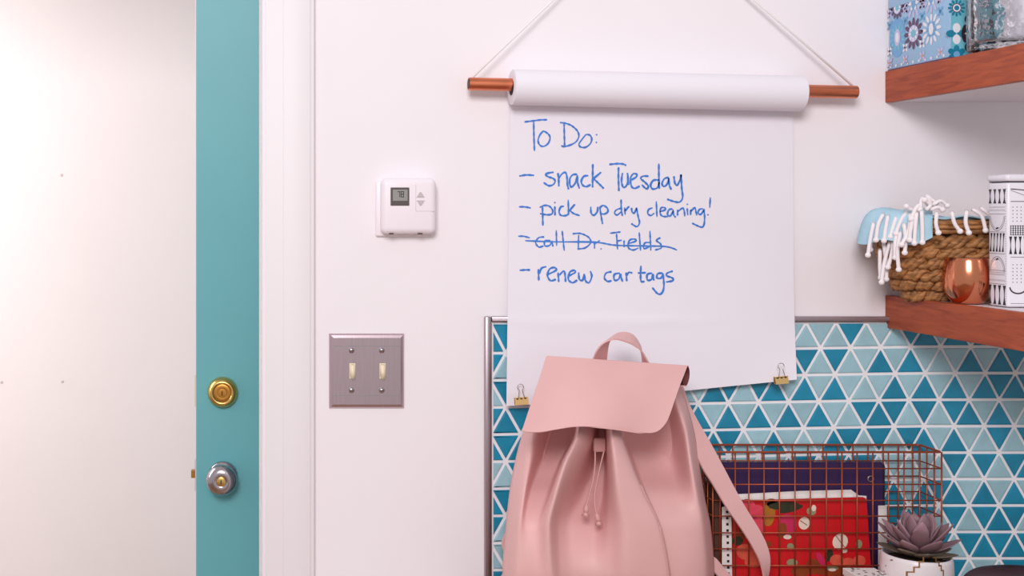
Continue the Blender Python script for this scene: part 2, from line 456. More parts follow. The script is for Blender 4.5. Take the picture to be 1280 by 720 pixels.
# steel edge trim of the backsplash
b = MB(); b.box(PX(604.5), PX(612.5), -.0115, 0, .86, PZ(395), .0025); b.box(PX(610.5), PX(613), -.0095, -.001, .86, PZ(402.5), .0008)
structure(b.build('trim_3', M['trimsteel'], auto=40), 'vertical satin steel edge strip left of the tiles')
b = MB(); b.box(PX(612.6), 2.3, -.0115, 0, PZ(401.8), PZ(395), .0022); b.box(PX(613), 2.3, -.0125, -.011, PZ(400.2), PZ(398.8), .0004)
structure(b.build('trim_4', M['trimsteel'], auto=40), 'horizontal satin steel edge strip above the tiles')

# ------------------------------------------------------------------ counter below the frame
ZT = .898
t = thing('countertop', (1.3, -.3, .86), 'oiled wooden countertop along the tiled wall under the backpack and wire basket', 'countertop')
b = MB(); b.box(.385, 2.3, -.62, -.0085, .862, ZT, .003); b.build('slab', M['counterwood'], t, auto=30)
t = thing('base_cabinet', (1.3, -.3, 0), 'white base cabinet under the countertop', 'cabinet')
b = MB(); b.box(.40, 2.28, -.58, -.014, .0, .862, .002); b.build('body', M['white'], t)
for i in range(3):
    x0 = .405 + i * .625
    b = MB(); b.box(x0, x0 + .615, -.60, -.58, .1, .852, .002); dd = b.build('door', M['white'], t)
    b = MB(); b.box(x0 + .54, x0 + .552, -.625, -.60, .6, .72, .002); b.build('handle', M['steel'], dd)

# ------------------------------------------------------------------ thermostat
t = thing('thermostat', P(508, 258), 'white square wall thermostat with a small grey display left of the paper', 'thermostat')
b = MB(); b.box(PX(469), PX(540.5), -.007, 0, PZ(295.5), PZ(226), .003, seg=3); b.build('wall_plate', M['plastic'], t, smooth=True)
fd = .030
X0, X1, Z0, Z1 = PX(477, fd), PX(546, fd), PZ(292.5, fd), PZ(222.5, fd)
bm = bmesh.new(); bmesh.ops.create_cube(bm, size=1)
for v in bm.verts:
    f = -fd if v.co.y < 0 else -.006
    e = 0 if v.co.y < 0 else .0
    v.co = Vector((X0 if v.co.x < 0 else X1, f, Z0 if v.co.z < 0 else Z1))
bmesh.ops.bevel(bm, geom=bm.edges[:], offset=.0095, segments=5, profile=.5, affect='EDGES')
b = MB(); b.bm(bm); b.build('housing', M['plastic'], t, smooth=True)
def fbox(px0, px1, py0, py1, d0, d1, bev=0):
    return MB().box(PX(px0, d1), PX(px1, d1), -d1, -d0, PZ(py1, d1), PZ(py0, d1), bev)
scr = fbox(488.3, 511.8, 234.3, 257.2, fd - .001, fd + .0008, .0007).build('display', M['lcdframe'], t, label='dark framed grey display')
fbox(491, 509.5, 237, 251, fd, fd + .0011).build('screen', M['lcd'], scr)
b = MB()
def seg7(ch, x, y, w_, h):
    S = {'a': (x, y, x + w_, y + .9), 'g': (x, y + h / 2 - .45, x + w_, y + h / 2 + .45), 'd': (x, y + h - .9, x + w_, y + h),
         'f': (x, y, x + .9, y + h / 2), 'b': (x + w_ - .9, y, x + w_, y + h / 2), 'e': (x, y + h / 2, x + .9, y + h), 'c': (x + w_ - .9, y + h / 2, x + w_, y + h)}
    for q in {'7': 'abc', '8': 'abcdefg'}[ch]:
        x0, y0, x1, y1 = S[q]; b.box(PX(x0, fd), PX(x1, fd), -fd - .0013, -fd - .001, PZ(y1, fd), PZ(y0, fd))
seg7('7', 496.6, 239.2, 3.4, 7.2); seg7('8', 500.9, 239.0, 3.8, 7.6)
b.build('digits', M['lcdseg'], scr)
for pts in ([(520.8, 246.6), (530.8, 246.6), (528.5, 243), (526.8, 240.2), (524.6, 240.2), (523, 243)], [(520.8, 250.4), (530.8, 250.4), (528.8, 253.6), (526.8, 256.8), (524.8, 256.8), (523, 253.6)]):
    V = [P(x, y, fd - .001) for x, y in pts] + [P(x, y, fd + .0012) for x, y in pts]; n = 6
    obj('button', V, [tuple(range(n, 2 * n))] + [(i, (i + 1) % n, n + (i + 1) % n, n + i) for i in range(n)], M['greybtn'], t)
b = MB(); b.box(PX(519.6, fd), PX(520.0, fd), -fd - .0002, -fd + .002, PZ(263.8, fd), PZ(231, fd)); b.box(PX(519.6, fd), PX(543, fd), -fd - .0002, -fd + .002, PZ(264.2, fd), PZ(263.7, fd))
b.build('cover_seam', M['greybtn'], t)
for x in (489, 525):
    b = MB(); b.box(PX(x - 3, .02), PX(x + 2.4, .02), -.026, -.016, Z0 - .0006, Z0 + .0008, .0003); b.build('vent_slot', M['dark'], t)

# ------------------------------------------------------------------ light switch
t = thing('light_switch', P(457.5, 463), 'brushed steel double wall plate with two cream toggle switches', 'light switch')
d1 = .0065
x0, x1, z0, z1 = PX(411.3), PX(504.8), PZ(509.8), PZ(416.8); q = .0062
V = [(x0, 0, z0), (x1, 0, z0), (x1, 0, z1), (x0, 0, z1), (x0, -.002, z0), (x1, -.002, z0), (x1, -.002, z1), (x0, -.002, z1)]
V += [(x0 + q * .35, -.0052, z0 + q * .35), (x1 - q * .35, -.0052, z0 + q * .35), (x1 - q * .35, -.0052, z1 - q * .35), (x0 + q * .35, -.0052, z1 - q * .35)]
V += [(x0 + q, -d1, z0 + q), (x1 - q, -d1, z0 + q), (x1 - q, -d1, z1 - q), (x0 + q, -d1, z1 - q)]
Fc = [(k * 4 + i, k * 4 + (i + 1) % 4, k * 4 + 4 + (i + 1) % 4, k * 4 + 4 + i) for k in range(3) for i in range(4)] + [(12, 13, 14, 15), (0, 1, 2, 3)]
obj('plate', V, Fc, M['steel'], t)
for yy in (432.0, 493.5):
    b = MB(); b.box(x0 + q, x1 - q, -d1 - .0003, -d1 + .001, PZ(yy + .35), PZ(yy - .35)); b.build('plate_line', M['chrome'], t)  # thin nickel-toned line across the plate
for cx in (440.0, 477.6):
    b = MB(); b.box(PX(cx - 3.9), PX(cx + 3.6), -d1 - .0006, -d1 + .002, PZ(472.5), PZ(453.4), .0004); fr = b.build('slot_frame', M['ivory'], t)
    bm = bmesh.new(); bmesh.ops.create_cube(bm, size=1)
    for v in bm.verts:
        f = v.co.y < 0; up = v.co.z > 0
        v.co = Vector((PX(cx + (2.6 if f else 3.2) * (1 if v.co.x > 0 else -1)), (-.016 if not up else -.0095) if f else -d1, PZ((457.0 if up else 472.5) if f else (454 if up else 469))))
    bmesh.ops.bevel(bm, geom=bm.edges[:], offset=.0011, segments=3, affect='EDGES')
    b = MB(); b.bm(bm); b.build('toggle', M['ivory'], t, smooth=True, label='cream toggle tipped down')
    for sy in (437.4, 487.0):
        b = MB(); b.lathe([(0, .0042), (.0012, .0042), (.0024, .0032), (.0029, .0008)], (PX(cx - 1.2), -d1, PZ(sy)), (0, -1, 0), 16)
        sc_ = b.build('screw', M['chrome'], t, auto=50)
        b = MB(); b.box(PX(cx - 3.6), PX(cx + 1.2), -d1 - .0031, -d1 - .0021, PZ(sy + .35), PZ(sy - .35)); b.build('screw_slot', M['dark'], sc_)

# ------------------------------------------------------------------ hanging paper roll
ph = thing('paper_roll_hanger', P(815, 110), 'white paper roll on a copper pipe with a handwritten to-do list', 'paper roll')
RD = .031; PL, PR = P(585.8, 104.8, RD), P(1070, 115.2, RD); PR.y = PL.y
ax = (PR - PL).normalized(); Lp = (PR - PL).length
b = MB(); b.lathe([(0, .0080), (0.0, .0098), (Lp, .0098), (Lp, .0080)], PL, ax, 32)
pipe = b.build('pipe', M['copper'], ph, auto=40, label='copper pipe')
for e, s_ in ((PL, -1), (PR, 1)):
    b = MB(); b.lathe([(-.0004 if s_ > 0 else -.0003, .0080), (.0006, .0079)], e + ax * s_ * .0002, ax, 24); b.build('pipe_bore', M['copperdark'], pipe)
RL, RR = P(639.5, 109.0, RD), P(1001.0, 117.2, RD); RL.y = RR.y = -RD; axr = (RR - RL).normalized(); Lr = (RR - RL).length
b = MB(); rr = .0268
b.lathe([(.0015, .0108), (0.0, .0125), (0, rr - .001), (.0008, rr), (Lr - .0008, rr), (Lr, rr - .001), (Lr, .0125), (Lr - .0015, .0108)], RL, axr, 56)
roll = b.build('roll', M['paper'], ph, auto=40)
for e, s_ in ((RL, -1), (RR, 1)):
    b = MB(); b.lathe([(-.0003, .0122), (.0004, .0122)], e + axr * s_ * .0004, axr, 24); b.build('core_gap', M['dark'], roll)
def lerp(a_, b_, t_): return a_ + (b_ - a_) * t_
def sheet_edges(v):     # v 0 top..1 bottom -> left px, right px
    xl = hermite([0, .7, 1], [638.0, 634.5, 633.0], v); xr = hermite([0, .7, 1], [991.0, 992.5, 996.0], v); return xl, xr
def paper_d(px, py):
    v = max(0, min(1, (py - 110) / 380)); u = max(0, min(1, (px - 634) / 360))
    d = .0042 + .019 * max(0, (v - .45) / .55) ** 1.6
    d += .0012 * sin(u * 5 + v * 4) * max(0, v) + .012 * max(0, (u - .8) / .2) ** 1.5 * max(0, (v - .78) / .22) ** 1.5 + .004 * max(0, (.15 - u) / .15) * max(0, (v - .8) / .2)
    return max(d, .0128 * min(1, max(0, (v - .70) / .06)), .0040)
nu, nv = 40, 70; V = []
for j in range(nv):
    v = j / (nv - 1); xl, xr = sheet_edges(v)
    for i in range(nu):
        u = i / (nu - 1); px = lerp(xl, xr, u)
        top = 112 + 8 * u
        bot = hermite([0, .08, .25, .6, .75, 1], [507.5, 506, 501, 489, 483.5, 474.5], u)
        py = lerp(top, bot, v); V.append(P(px, py, paper_d(px, py)))
sheet = obj('sheet', V, grid_faces(nu, nv), M['paper'], ph, smooth=True, label='white paper sheet hanging down from the roll')
solidify(sheet, .0003, 0)
# handwriting
def W(ox, oy, sc, strokes, wid=2.6):
    b = MB()
    for s_ in strokes.split(';'):
        nums = [float(q_) for q_ in s_.replace(',', ' ').split()]
        pts = [(ox + nums[i] / sc, oy + nums[i + 1] / sc) for i in range(0, len(nums), 2)]
        if len(pts) == 1:
            x, y = pts[0]; r = wid * .45
            ring = [P(x + r * cos(k * pi / 4), y + r * sin(k * pi / 4), paper_d(x, y) + .0007) for k in range(8)]
            b.poly(ring); continue
        c = cr(pts, 7); V = []; n = len(c)
        for i, (x, y) in enumerate(c):
            ax_, ay_ = c[min(i + 1, n - 1)][0] - c[max(i - 1, 0)][0], c[min(i + 1, n - 1)][1] - c[max(i - 1, 0)][1]
            L = math.hypot(ax_, ay_) or 1; e = min(i, n - 1 - i)
            w_ = wid * (.5 if e > 0 else .3) * (.9 + .2 * sin(x * .9 + y * .7)); nx, ny = -ay_ / L * w_, ax_ / L * w_
            V += [P(x + nx, y + ny, paper_d(x, y) + .0007), P(x - nx, y - ny, paper_d(x, y) + .0007)]
        b.add(V, [(2 * i, 2 * i + 1, 2 * i + 3, 2 * i + 2) for i in range(n - 1)])
    return b
def build_line(parts):
    m_ = MB()
    for p_ in parts: m_.add(p_.V, p_.F)
    m_.build('written_line', M['ink'], sheet)
z1_ = W(640, 140, 10.667, "165 132 280 118 380 105 470 103;290 130 292 300 300 520;410 260 370 310 348 380 370 440 420 458 480 420 508 350 490 300 440 262 405 255;640 140 720 152 800 185 870 250 892 320 860 390 790 435 700 460 655 448;695 160 698 300 702 455;985 300 930 370 893 430 920 468 985 468 1045 420 1063 360 1040 310 985 298;1128 303;1125 405", 2.4)
z2_ = W(640, 195, 10.667, "95 268 190 252 295 258;555 215 480 228 450 245 480 275 550 300 575 335 550 380 490 395 420 352;612 225 622 310 625 405;625 300 660 245 705 218 730 260 740 380 755 445;870 245 810 250 770 310 775 390 800 410 850 350 870 260;872 255 875 350 900 435;1020 262 960 270 925 330 940 385 990 408 1050 380;1078 105 1076 260 1075 420;1190 215 1130 265 1085 300;1085 300 1140 350 1225 435")
z3_ = W(750, 195, 8.533, "98 90 180 82 245 85 280 102;198 118 197 240 202 375;240 180 230 270 250 335 285 310 298 240 292 180;294 180 305 310;325 258 385 225 390 195 355 190 325 240 335 320 370 345 425 320;520 215 460 215 435 240 480 280 515 320 495 350 445 305;630 255 570 260 540 310 560 350 610 340 632 280;628 80 628 200 632 350;735 230 690 240 662 290 680 325 715 300 735 235;735 235 740 310 762 360;788 215 800 290 825 310 855 250 865 195;865 200 872 340 882 440 850 490 790 485 715 460")
z4_ = W(640, 240, 9.846, "85 182 160 183 232 197;375 180 378 300 380 415;340 190 400 165 460 175 500 225 490 270 430 280 345 265;527 175 530 290;528 130;640 175 600 185 580 240 600 285 660 290 700 265;692 95 697 285;775 150 710 225;710 225 760 265 835 290;970 180 975 260 1010 285 1050 240 1055 180;1080 180 1095 280 1115 395;1075 200 1120 165 1170 195 1180 240 1140 270 1085 265", 2.4)
z5_ = W(760, 240, 9.143, "150 185 95 205 75 240 105 262 150 225;150 85 152 190 165 275;190 175 197 260;197 215 230 175 245 165;270 180 275 225 300 240 325 185;325 175 345 280 360 350 330 395 265 360;510 180 465 200 455 245 490 268 530 240;552 105 560 285;590 225 650 205 650 180 610 180 595 230 620 275 690 280;740 195 700 200 680 250 710 275 745 215;745 200 750 260 775 290;795 200 795 270;797 225 850 185 870 210 878 280;905 185 912 265;907 140;945 200 945 265;947 220 990 180 1005 220 1015 268;1085 190 1045 200 1030 240 1060 255 1095 210;1095 190 1105 290 1095 380 1060 400 960 355;1170 60 1163 180;1142 260", 2.3)
z6_ = W(640, 285, 5.818, "45 60 85 60 130 72;95 92 300 100 600 103 750 125 950 130 1120 135 1200 160;235 65 195 70 172 105 195 138 230 130;280 90 240 95 240 130 275 125 290 95;290 92 298 135;322 15 325 130;365 20 372 90 380 165;440 42 500 40 560 70 570 110 530 145 475 152;485 50 482 150;600 100 600 150;600 115 640 90;648 152;712 38 790 28;760 40 768 155;765 95 800 88;815 90 815 140;840 115 900 95 890 80 855 90 845 140 880 160 920 145;925 30 935 165;1000 105 965 110 960 150 1000 135;1003 20 1010 165;1080 70 1050 90 1080 115 1085 145 1040 160", 2.2)
z7_ = W(640, 325, 5.818, "55 75 95 72 132 72;192 65 195 150;200 100 215 60 250 48;260 105 320 75 310 55 275 65 258 110 280 150 320 140;335 90 340 160;345 110 375 80 385 100 390 160;415 115 460 90 450 75 420 90 410 140 440 165 475 145;485 90 490 140 515 145 525 100;525 100 535 150 560 165 580 120 570 80;725 85 685 95 672 130 695 155 725 150;785 95 745 105 745 145 775 140 790 100;790 100 795 130 805 158;830 90 835 155;835 115 850 90 875 95;938 40 935 110 940 155 965 155;915 95 975 92;1020 95 985 105 985 145 1015 140 1025 100;1025 100 1032 150;1095 95 1060 100 1055 130 1085 130 1100 95;1098 95 1105 190 1090 240 1060 245 1020 200;1170 80 1130 95 1125 115 1165 130 1170 150 1120 160", 2.6)
for L_ in ([z1_], [z2_, z3_], [z4_, z5_], [z6_], [z7_]): build_line(L_)
# cord
apex = P(811, -115, .012)
for side, e in (('l', P(590.5, 104, RD)), ('r', P(1066.5, 115, RD))):
    b = MB(); e = Vector(e); e.y = -RD
    top_ = e + Vector((0, 0, .0085)); mid = top_.lerp(apex, .5)
    b.tube([apex, mid, top_], .0017 if side == 'r' else .0014, 8)
    b.build('cord', M['cord'], ph, smooth=True)
b = MB(); b.lathe([(0, .002), (.018, .002), (.0185, .005), (.020, .005)], (apex.x, 0, apex.z - .002), (0, -1, 0), 12); b.build('nail', M['silver'], ph, auto=40)

# binder clips
def clip(cx, cy, ang, d, label):
    c = P(cx, cy, d); root = thing('binder_clip', c, label, 'binder clip', 'gold binder clips at the foot of the paper')
    Rm = Matrix.Rotation(ang, 4, 'Y')
    def T(x, y, z): return c + Rm @ Vector((x, y, z))
    # triangular spring body: two flat sides meeting at the back spine below the paper edge
    b = MB(); w_ = .0098
    prof = [(-.0012, .0062), (-.0018, .0062), (-.0040, -.0042), (.0036, -.0042), (.0030, .0062), (.0024, .0062), (.0031, -.0036), (-.0034, -.0036)]
    V = [T(sx * w_, y, z) for sx in (-1, 1) for y, z in prof]; n = len(prof)
    Fc = [(i, (i + 1) % n, n + (i + 1) % n, n + i) for i in range(n)] + [tuple(range(n)), tuple(range(n, 2 * n))]
    b.add(V, Fc); b.build('clip_body', M['gold'], root)
    b = MB(); b.tube([T(-w_, -.0018, .0062), T(w_, -.0018, .0062)], .0009, 8); b.build('hinge_tube', M['gold'], root)
    for k in (-.006, 0, .006):
        b = MB(); b.box(*(lambda q_: (q_.x - .0014, q_.x + .0014, q_.y - .0006, q_.y + .0006, q_.z - .0006, q_.z + .0006))(T(k, -.0026, .0048))); b.build('notch', M['dark'], root)
    loop = [(-.0048, .006), (-.0036, .012), (-.0022, .0175)] + [(-.0046 * sin(q_), .0225 - .0046 * cos(q_)) for q_ in (R(40), R(80), R(120), R(150), R(180), R(210), R(240), R(280), R(320))] + [(.0022, .0175), (.0036, .012), (.0048, .006)]
    for yy in (-.0026,):
        b = MB(); b.tube([T(x, yy - .001, z) for x, z in cr(loop, 3)], .00055, 6); b.build('wire_handle', M['silver'], root, smooth=True)
clip(651.5, 502.0, R(-5), .0300, 'small gold binder clip on the bottom left corner of the paper')
clip(976.5, 476.0, R(-5), .0370, 'small gold binder clip near the bottom right corner of the paper')

# ------------------------------------------------------------------ backpack
bp = thing('backpack', (PX(760, .12), -.1, ZT), 'dusty pink leather drawstring backpack with a fold-over flap', 'backpack')
ys = [455, 500, 540, 580, 620, 660, 720, 755]
cols = [
 [704, 680, 654, 643, 636, 632, 628, 634], [712, 696, 668, 662, 655, 650, 648, 652], [710, 708, 694, 676, 662, 657, 662, 670],
 [721, 720, 716, 697, 682, 672, 672, 682], [728, 727, 723, 706, 694, 686, 689, 697], [740, 739, 741, 727, 711, 699, 702, 712],
 [748, 748, 749, 744, 731, 714, 718, 730], [753, 753, 755, 755, 752, 742, 738, 745], [758, 758, 759, 760, 761, 762, 762, 765],
 [768, 767, 766, 770, 776, 785, 790, 794], [776, 775, 777, 789, 806, 824, 835, 838], [780, 779, 781, 794, 810, 827, 839, 844],
 [816, 826, 832, 838, 843, 850, 858, 858], [832, 845, 857, 863, 870, 877, 882, 880], [842, 857, 868, 875, 881, 889, 893, 888]]
deps = [
 [66, 70, 74, 82, 90, 95, 98, 95], [68, 72, 92, 116, 138, 150, 156, 145], [50, 46, 42, 54, 112, 148, 160, 150],
 [48, 44, 40, 52, 114, 153, 163, 152], [80, 110, 154, 178, 184, 182, 178, 160], [70, 92, 122, 134, 128, 142, 163, 154],
 [48, 46, 44, 50, 84, 128, 156, 154], [48, 46, 44, 48, 80, 128, 159, 155], [82, 112, 138, 150, 156, 161, 168, 157],
 [90, 124, 162, 180, 185, 186, 183, 162], [84, 112, 150, 170, 178, 182, 180, 160], [48, 44, 40, 50, 124, 157, 164, 152],
 [48, 46, 44, 58, 122, 155, 161, 148], [60, 84, 114, 132, 142, 148, 150, 138], [66, 70, 74, 82, 90, 95, 98, 95]]
NR, SUB = 60, 8
def bag_row(t_):
    py = lerp(472, 778, t_); xs, ds = [], []
    cx = [hermite(ys, c, py) for c in cols]; cd = [hermite(ys, c, py) / 1000 for c in deps]
    n = (len(cx) - 1) * SUB
    for i in range(n + 1):
        s_ = i / SUB; xx = hermite(list(range(15)), cx, s_); dd = hermite(list(range(15)), cd, s_)
        # round the sides over
        xs.append(xx); ds.append(dd)
    return py, xs, ds
TOPY = 474
V = []; nf = 14 * SUB + 1
for j in range(NR):
    t_ = j / (NR - 1); py, xs, ds = bag_row(t_); zof = lambda d_: max(PZ(py, d_), ZT + .0015)
    front = []
    for i in range(nf):
        d = ds[i]; x = PX(xs[i], d)
        front.append(Vector((x, -d, zof(d))))
    xl, xr = front[0].x, front[-1].x; back = []
    nb = 24
    for i in range(1, nb):
        u = i / nb; x = lerp(xr, xl, u); e = abs(2 * u - 1)
        db = .044 + (ds[0] - .044) * (e ** 5)
        back.append(Vector((x, -db, zof(ds[0]))))
    row = front + back
    if j == 0:
        pass
    V += row
nw = nf + 23
Fc = grid_faces(nw, NR, True)
Fc.append(tuple(range(nw)))               # gathered mouth
Fc.append(tuple(range((NR - 1) * nw, NR * nw)))
body = obj('body', V, Fc, M['leather'], bp, smooth=True)
def front_d(px, py):
    t_ = (py - 472) / 306; _, xs, ds = bag_row(max(0, min(1, t_)))
    for i in range(len(xs) - 1):
        if xs[i] <= px <= xs[i + 1]: return ds[i]
    return ds[0]
# seam piping on the right pleat
b = MB(); pts = []
for py in range(606, 750, 6):
    xx = hermite(ys, cols[10], py) + 1.0; dd = front_d(xx, py)
    z = PZ(py, dd); pts.append(Vector((PX(xx, dd), -dd - .0003, z)))
b.tube(pts, .0012, 6); b.build('seam', M['leatheredge'], bp, smooth=True)
# flap
out_l = [(652.5, 539.5), (660, 516), (668, 491), (676, 466), (683, 444.8)]
RY = [457, 470, 482, 500, 515, 525, 532, 537, 540.5, 541.3]; RX = [859.5, 854.5, 849.8, 843.5, 838.5, 834.5, 830, 825, 818, 812]
bot = cr([(652.5, 539.5), (672, 540.2), (694, 537), (717, 533.8), (738, 533.2), (760, 534.6), (780, 537.3), (800, 540.3), (812, 541.3)], 4)
def at(poly, u):
    s_ = u * (len(poly) - 1); i = min(int(s_), len(poly) - 2); f = s_ - i
    return lerp(poly[i][0], poly[i + 1][0], f), lerp(poly[i][1], poly[i + 1][1], f)
nu, nvf, nvc = 44, 30, 16; V = []
def flapd(u, v):
    return lerp(.186, .136, v) + .010 * sin(pi * u) * (1 - v * .75) - .003 * (1 - v) * sin(u * 9)
for j in range(nvf):
    v = (j / (nvf - 1)) ** 1.5; lxp, lyp = at(out_l, v)
    ry = lerp(541.3, 457, v); rxp = hermite(RY, RX, ry)
    for i in range(nu):
        u = i / (nu - 1); bx_, by_ = at(bot, u); ty = lerp(444.8, 457, u)
        x = lerp(lxp, rxp, u) if v > 0 else bx_; y = lerp(by_, ty, v)
        k2 = max(0, (.035 - u) / .035); y -= (1 - v) ** 10 * k2 * 1.5
        V.append(P(x, y, flapd(u, v)))
def curl(base, th, inn=0):
    return Vector((base.x + (.0115 - inn) * sin(th) - inn * .6, base.y + inn * 1.2 + (.020 - inn) * sin(th) + .006 * th / pi, base.z - inn * 1.2 - (.031 - inn * 2.4) * (1 - cos(th)) / 2))
for j in range(1, nvc):
    th = pi * j / (nvc - 1)
    for i in range(nu): V.append(curl(V[(nvf - 1) * nu + i], th))
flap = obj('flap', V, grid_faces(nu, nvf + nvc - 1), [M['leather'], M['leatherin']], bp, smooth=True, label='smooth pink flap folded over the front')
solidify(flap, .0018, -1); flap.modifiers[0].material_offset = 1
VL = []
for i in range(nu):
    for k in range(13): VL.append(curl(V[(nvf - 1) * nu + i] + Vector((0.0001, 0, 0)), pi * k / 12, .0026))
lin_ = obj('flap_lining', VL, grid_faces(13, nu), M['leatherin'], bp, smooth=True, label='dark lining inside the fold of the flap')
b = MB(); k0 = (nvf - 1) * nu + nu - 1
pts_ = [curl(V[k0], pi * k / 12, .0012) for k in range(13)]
b.poly([p_ + Vector((-.004, 0, 0)) for p_ in pts_]); b.build('fold_shade', M['leatherin'], bp, label='dark sheet for the shade in the open end of the folded flap')  # flat dark sheet puts the shade inside the fold into colour
# top handle
A = [(740.5, 451, .118), (745, 440, .130), (752, 430.5, .137), (761, 425.5, .139), (772, 424.3, .140), (787, 429, .139), (796, 434, .137), (802, 439, .134), (812, 456, .118)]
B = [(758, 451, .104), (759.5, 436, .112), (762, 426.5, .115), (770, 417.8, .116), (782, 415.6, .116), (792, 419.8, .115), (800, 431.5, .112), (802, 441, .110), (803.5, 455, .104)]
A_, B_ = cr(A, 5), cr(B, 5); V = []
for p_, q_ in zip(A_, B_): V += [P(*p_), P(*[(x + y) / 2 for x, y in zip(p_, q_)]), P(*q_)]
h = obj('handle', V, grid_faces(3, len(A_)), M['leather'], bp, smooth=True, label='pink leather carrying loop'); solidify(h, .0022, 0)
# shoulder straps
def ribbon(name, L_, label=None):
    c = cr(L_, 6); V = []
    for x0_, y0_, d0_, x1_, y1_, d1_ in c:
        V += [P(x0_, y0_, d0_), P(x1_, y1_, d1_)]
    o_ = obj(name, V, grid_faces(2, len(c)), M['leather'], bp, smooth=True, label=label); solidify(o_, .0028, 0); return o_
ribbon('shoulder_strap', [
 (836, 478, .052, 852, 478, .048), (846, 500, .056, 861, 505, .050), (856, 530, .064, 875, 532, .058), (865, 556, .078, 890, 558, .072), (878, 585, .090, 905, 586, .084), (890, 604, .098, 916, 607, .092),
 (907, 633, .106, 930, 632, .100), (927, 662, .112, 948, 661, .106), (940, 683, .114, 957.5, 680, .108), (950, 703, .115, 962, 699, .108),
 (955, 724, .114, 959, 722, .104), (952, 738, .112, 950, 734, .100), (938, 745, .106, 935, 738, .096), (918, 738, .098, 921, 728, .088), (901, 724, .092, 906, 712, .082),
 (888, 710, .086, 893, 697, .076), (874, 700, .070, 878, 690, .062)], 'pink shoulder strap looping out to the right')
ribbon('shoulder_strap', [
 (700, 490, .050, 712, 490, .050), (678, 520, .050, 696, 520, .050), (660, 570, .050, 680, 570, .050), (645, 620, .052, 665, 620, .052), (636, 655, .054, 654, 655, .054),
 (627, 680, .054, 646, 682, .054), (636, 700, .052, 652, 706, .052)])
# toggle tab, drawstring
b = MB(); q0 = P(749, 556, .118)
b.box(q0.x - .0085, q0.x + .0085, q0.y - .004, q0.y + .003, q0.z - .010, q0.z + .010, .002); b.build('cord_stopper', M['leatheredge'], bp, smooth=True)
for pts, tip in (([(743.8, 563, .122), (743.8, 580, .128), (741.5, 600, .136), (737, 617, .142), (733, 632, .150)], (732.2, 641)),
                 ([(755.2, 563, .122), (751, 580, .130), (746.5, 600, .138), (743.2, 620, .146), (744, 634, .152), (746, 643, .156)], (747.5, 650.5))):
    c = [P(*p_) for p_ in cr(pts, 5)]
    b = MB(); b.tube(c, .0012, 6); s_ = b.build('drawstring', M['leatheredge'], bp, smooth=True)
    e = P(tip[0], tip[1], pts[-1][2]); dr = (e - c[-1]).normalized(); b = MB()
    b.lathe([(0, .0018), (.003, .0032), (.008, .0042), (.0105, .0036), (.0115, .0022), (.0130, .0034), (.0165, .0052), (.0168, .002)], c[-1] - dr * .002, dr, 12)
    b.build('tassel_tip', M['leatheredge'], s_, smooth=True)

# ------------------------------------------------------------------ wooden edged shelves
SL = 1.0290
def shelf(z0, z1, label):
    t = thing('wall_shelf', (1.5, 0, z0), label, 'shelf')
    b = MB(); b.box(SL + .012, 2.3, -.348, -.0, z0 + .0008, z1 - .0008); b.build('board', M['white'], t, label='white shelf board')
    b = MB(); b.box(SL, SL + .012, -.36, -.0, z0, z1, .0008); b.build('edge_band', M['wood'], t, label='reddish cherry wood edging')
    b = MB(); b.box(SL + .0121, 2.3, -.36, -.348, z0, z1, .0008); b.build('edge_band', M['wood'], t, label='reddish cherry wood edging')
    return t
LZ0, LZ1 = PZ(409.3), PZ(369.2); UZ0, UZ1 = PZ(128.3), PZ(89.3)
# the lower shelf stands over the tiles; bring its back to the tile face
shelf(LZ0, LZ1, 'lower floating shelf with a wooden edge, carrying the woven basket')
shelf(UZ0, UZ1, 'upper floating shelf with a wooden edge, carrying the patterned tin')

# ------------------------------------------------------------------ patterned tin (upper shelf)
tx0, tx1, td0, td1 = SL + .003, SL + .078, .006, .1536
t = thing('storage_tin', (1.07, -.08, UZ1), 'blue tin printed with tile medallions on the upper shelf', 'tin')
zl = PZ(12.5)
b = MB(); b.box(tx0, tx1, -td1, -td0, UZ1 + .0003, zl, .002); b.build('body', M['tinblue'], t, auto=30)
b = MB(); b.box(tx0 - .0012, tx1 + .0012, -td1 - .0012, -td0 + .0012, zl + .0006, zl + .032, .002); b.build('lid', M['tinblue'], t, auto=30)
b = MB(); b.box(tx0 - .0016, tx1 + .0016, -td1 - .0016, -td0 + .0016, UZ1, UZ1 + .0022, .0006); b.build('base_rim', M['pr_pur'], t)
MP = [M['pr_lav'], M['pr_pur'], M['pr_navy'], M['pr_teal'], M['pr_aqua'], M['pr_blue'], M['pr_white'], M['pr_orange']]
LAV, PUR, NAV, TEA, AQU, BLU, WHI, ORA = range(8)
def decal_face(face):
    layer = [0]
    def put(mb, pts, mi, lift):
        e = .0004 + lift * .00012
        V = [(Vector((tx0 - e, -y, z)) if face == 'L' else Vector((y, -td1 - e, z))) for y, z in pts]
        mb.poly(V, mi=mi)
    return put
def petal(cx, cz, r0, r1, wd, ang, n=8):
    pts = []
    for k in range(n):
        q = 2 * pi * k / n; l = (r0 + r1) / 2 + (r1 - r0) / 2 * cos(q); s_ = wd * sin(q)
        pts.append((cx + l * cos(ang) - s_ * sin(ang), cz + l * sin(ang) + s_ * cos(ang)))
    return pts
def disc(cx, cz, r, n=16, ry=None): return [(cx + r * cos(2 * pi * k / n), cz + (ry or r) * sin(2 * pi * k / n)) for k in range(n)]
b = MB(); put = decal_face('L')
cols_L = [(.028, BLU), (.069, PUR), (.112, AQU)]
zz = [UZ1 + .048, UZ1 + .101]
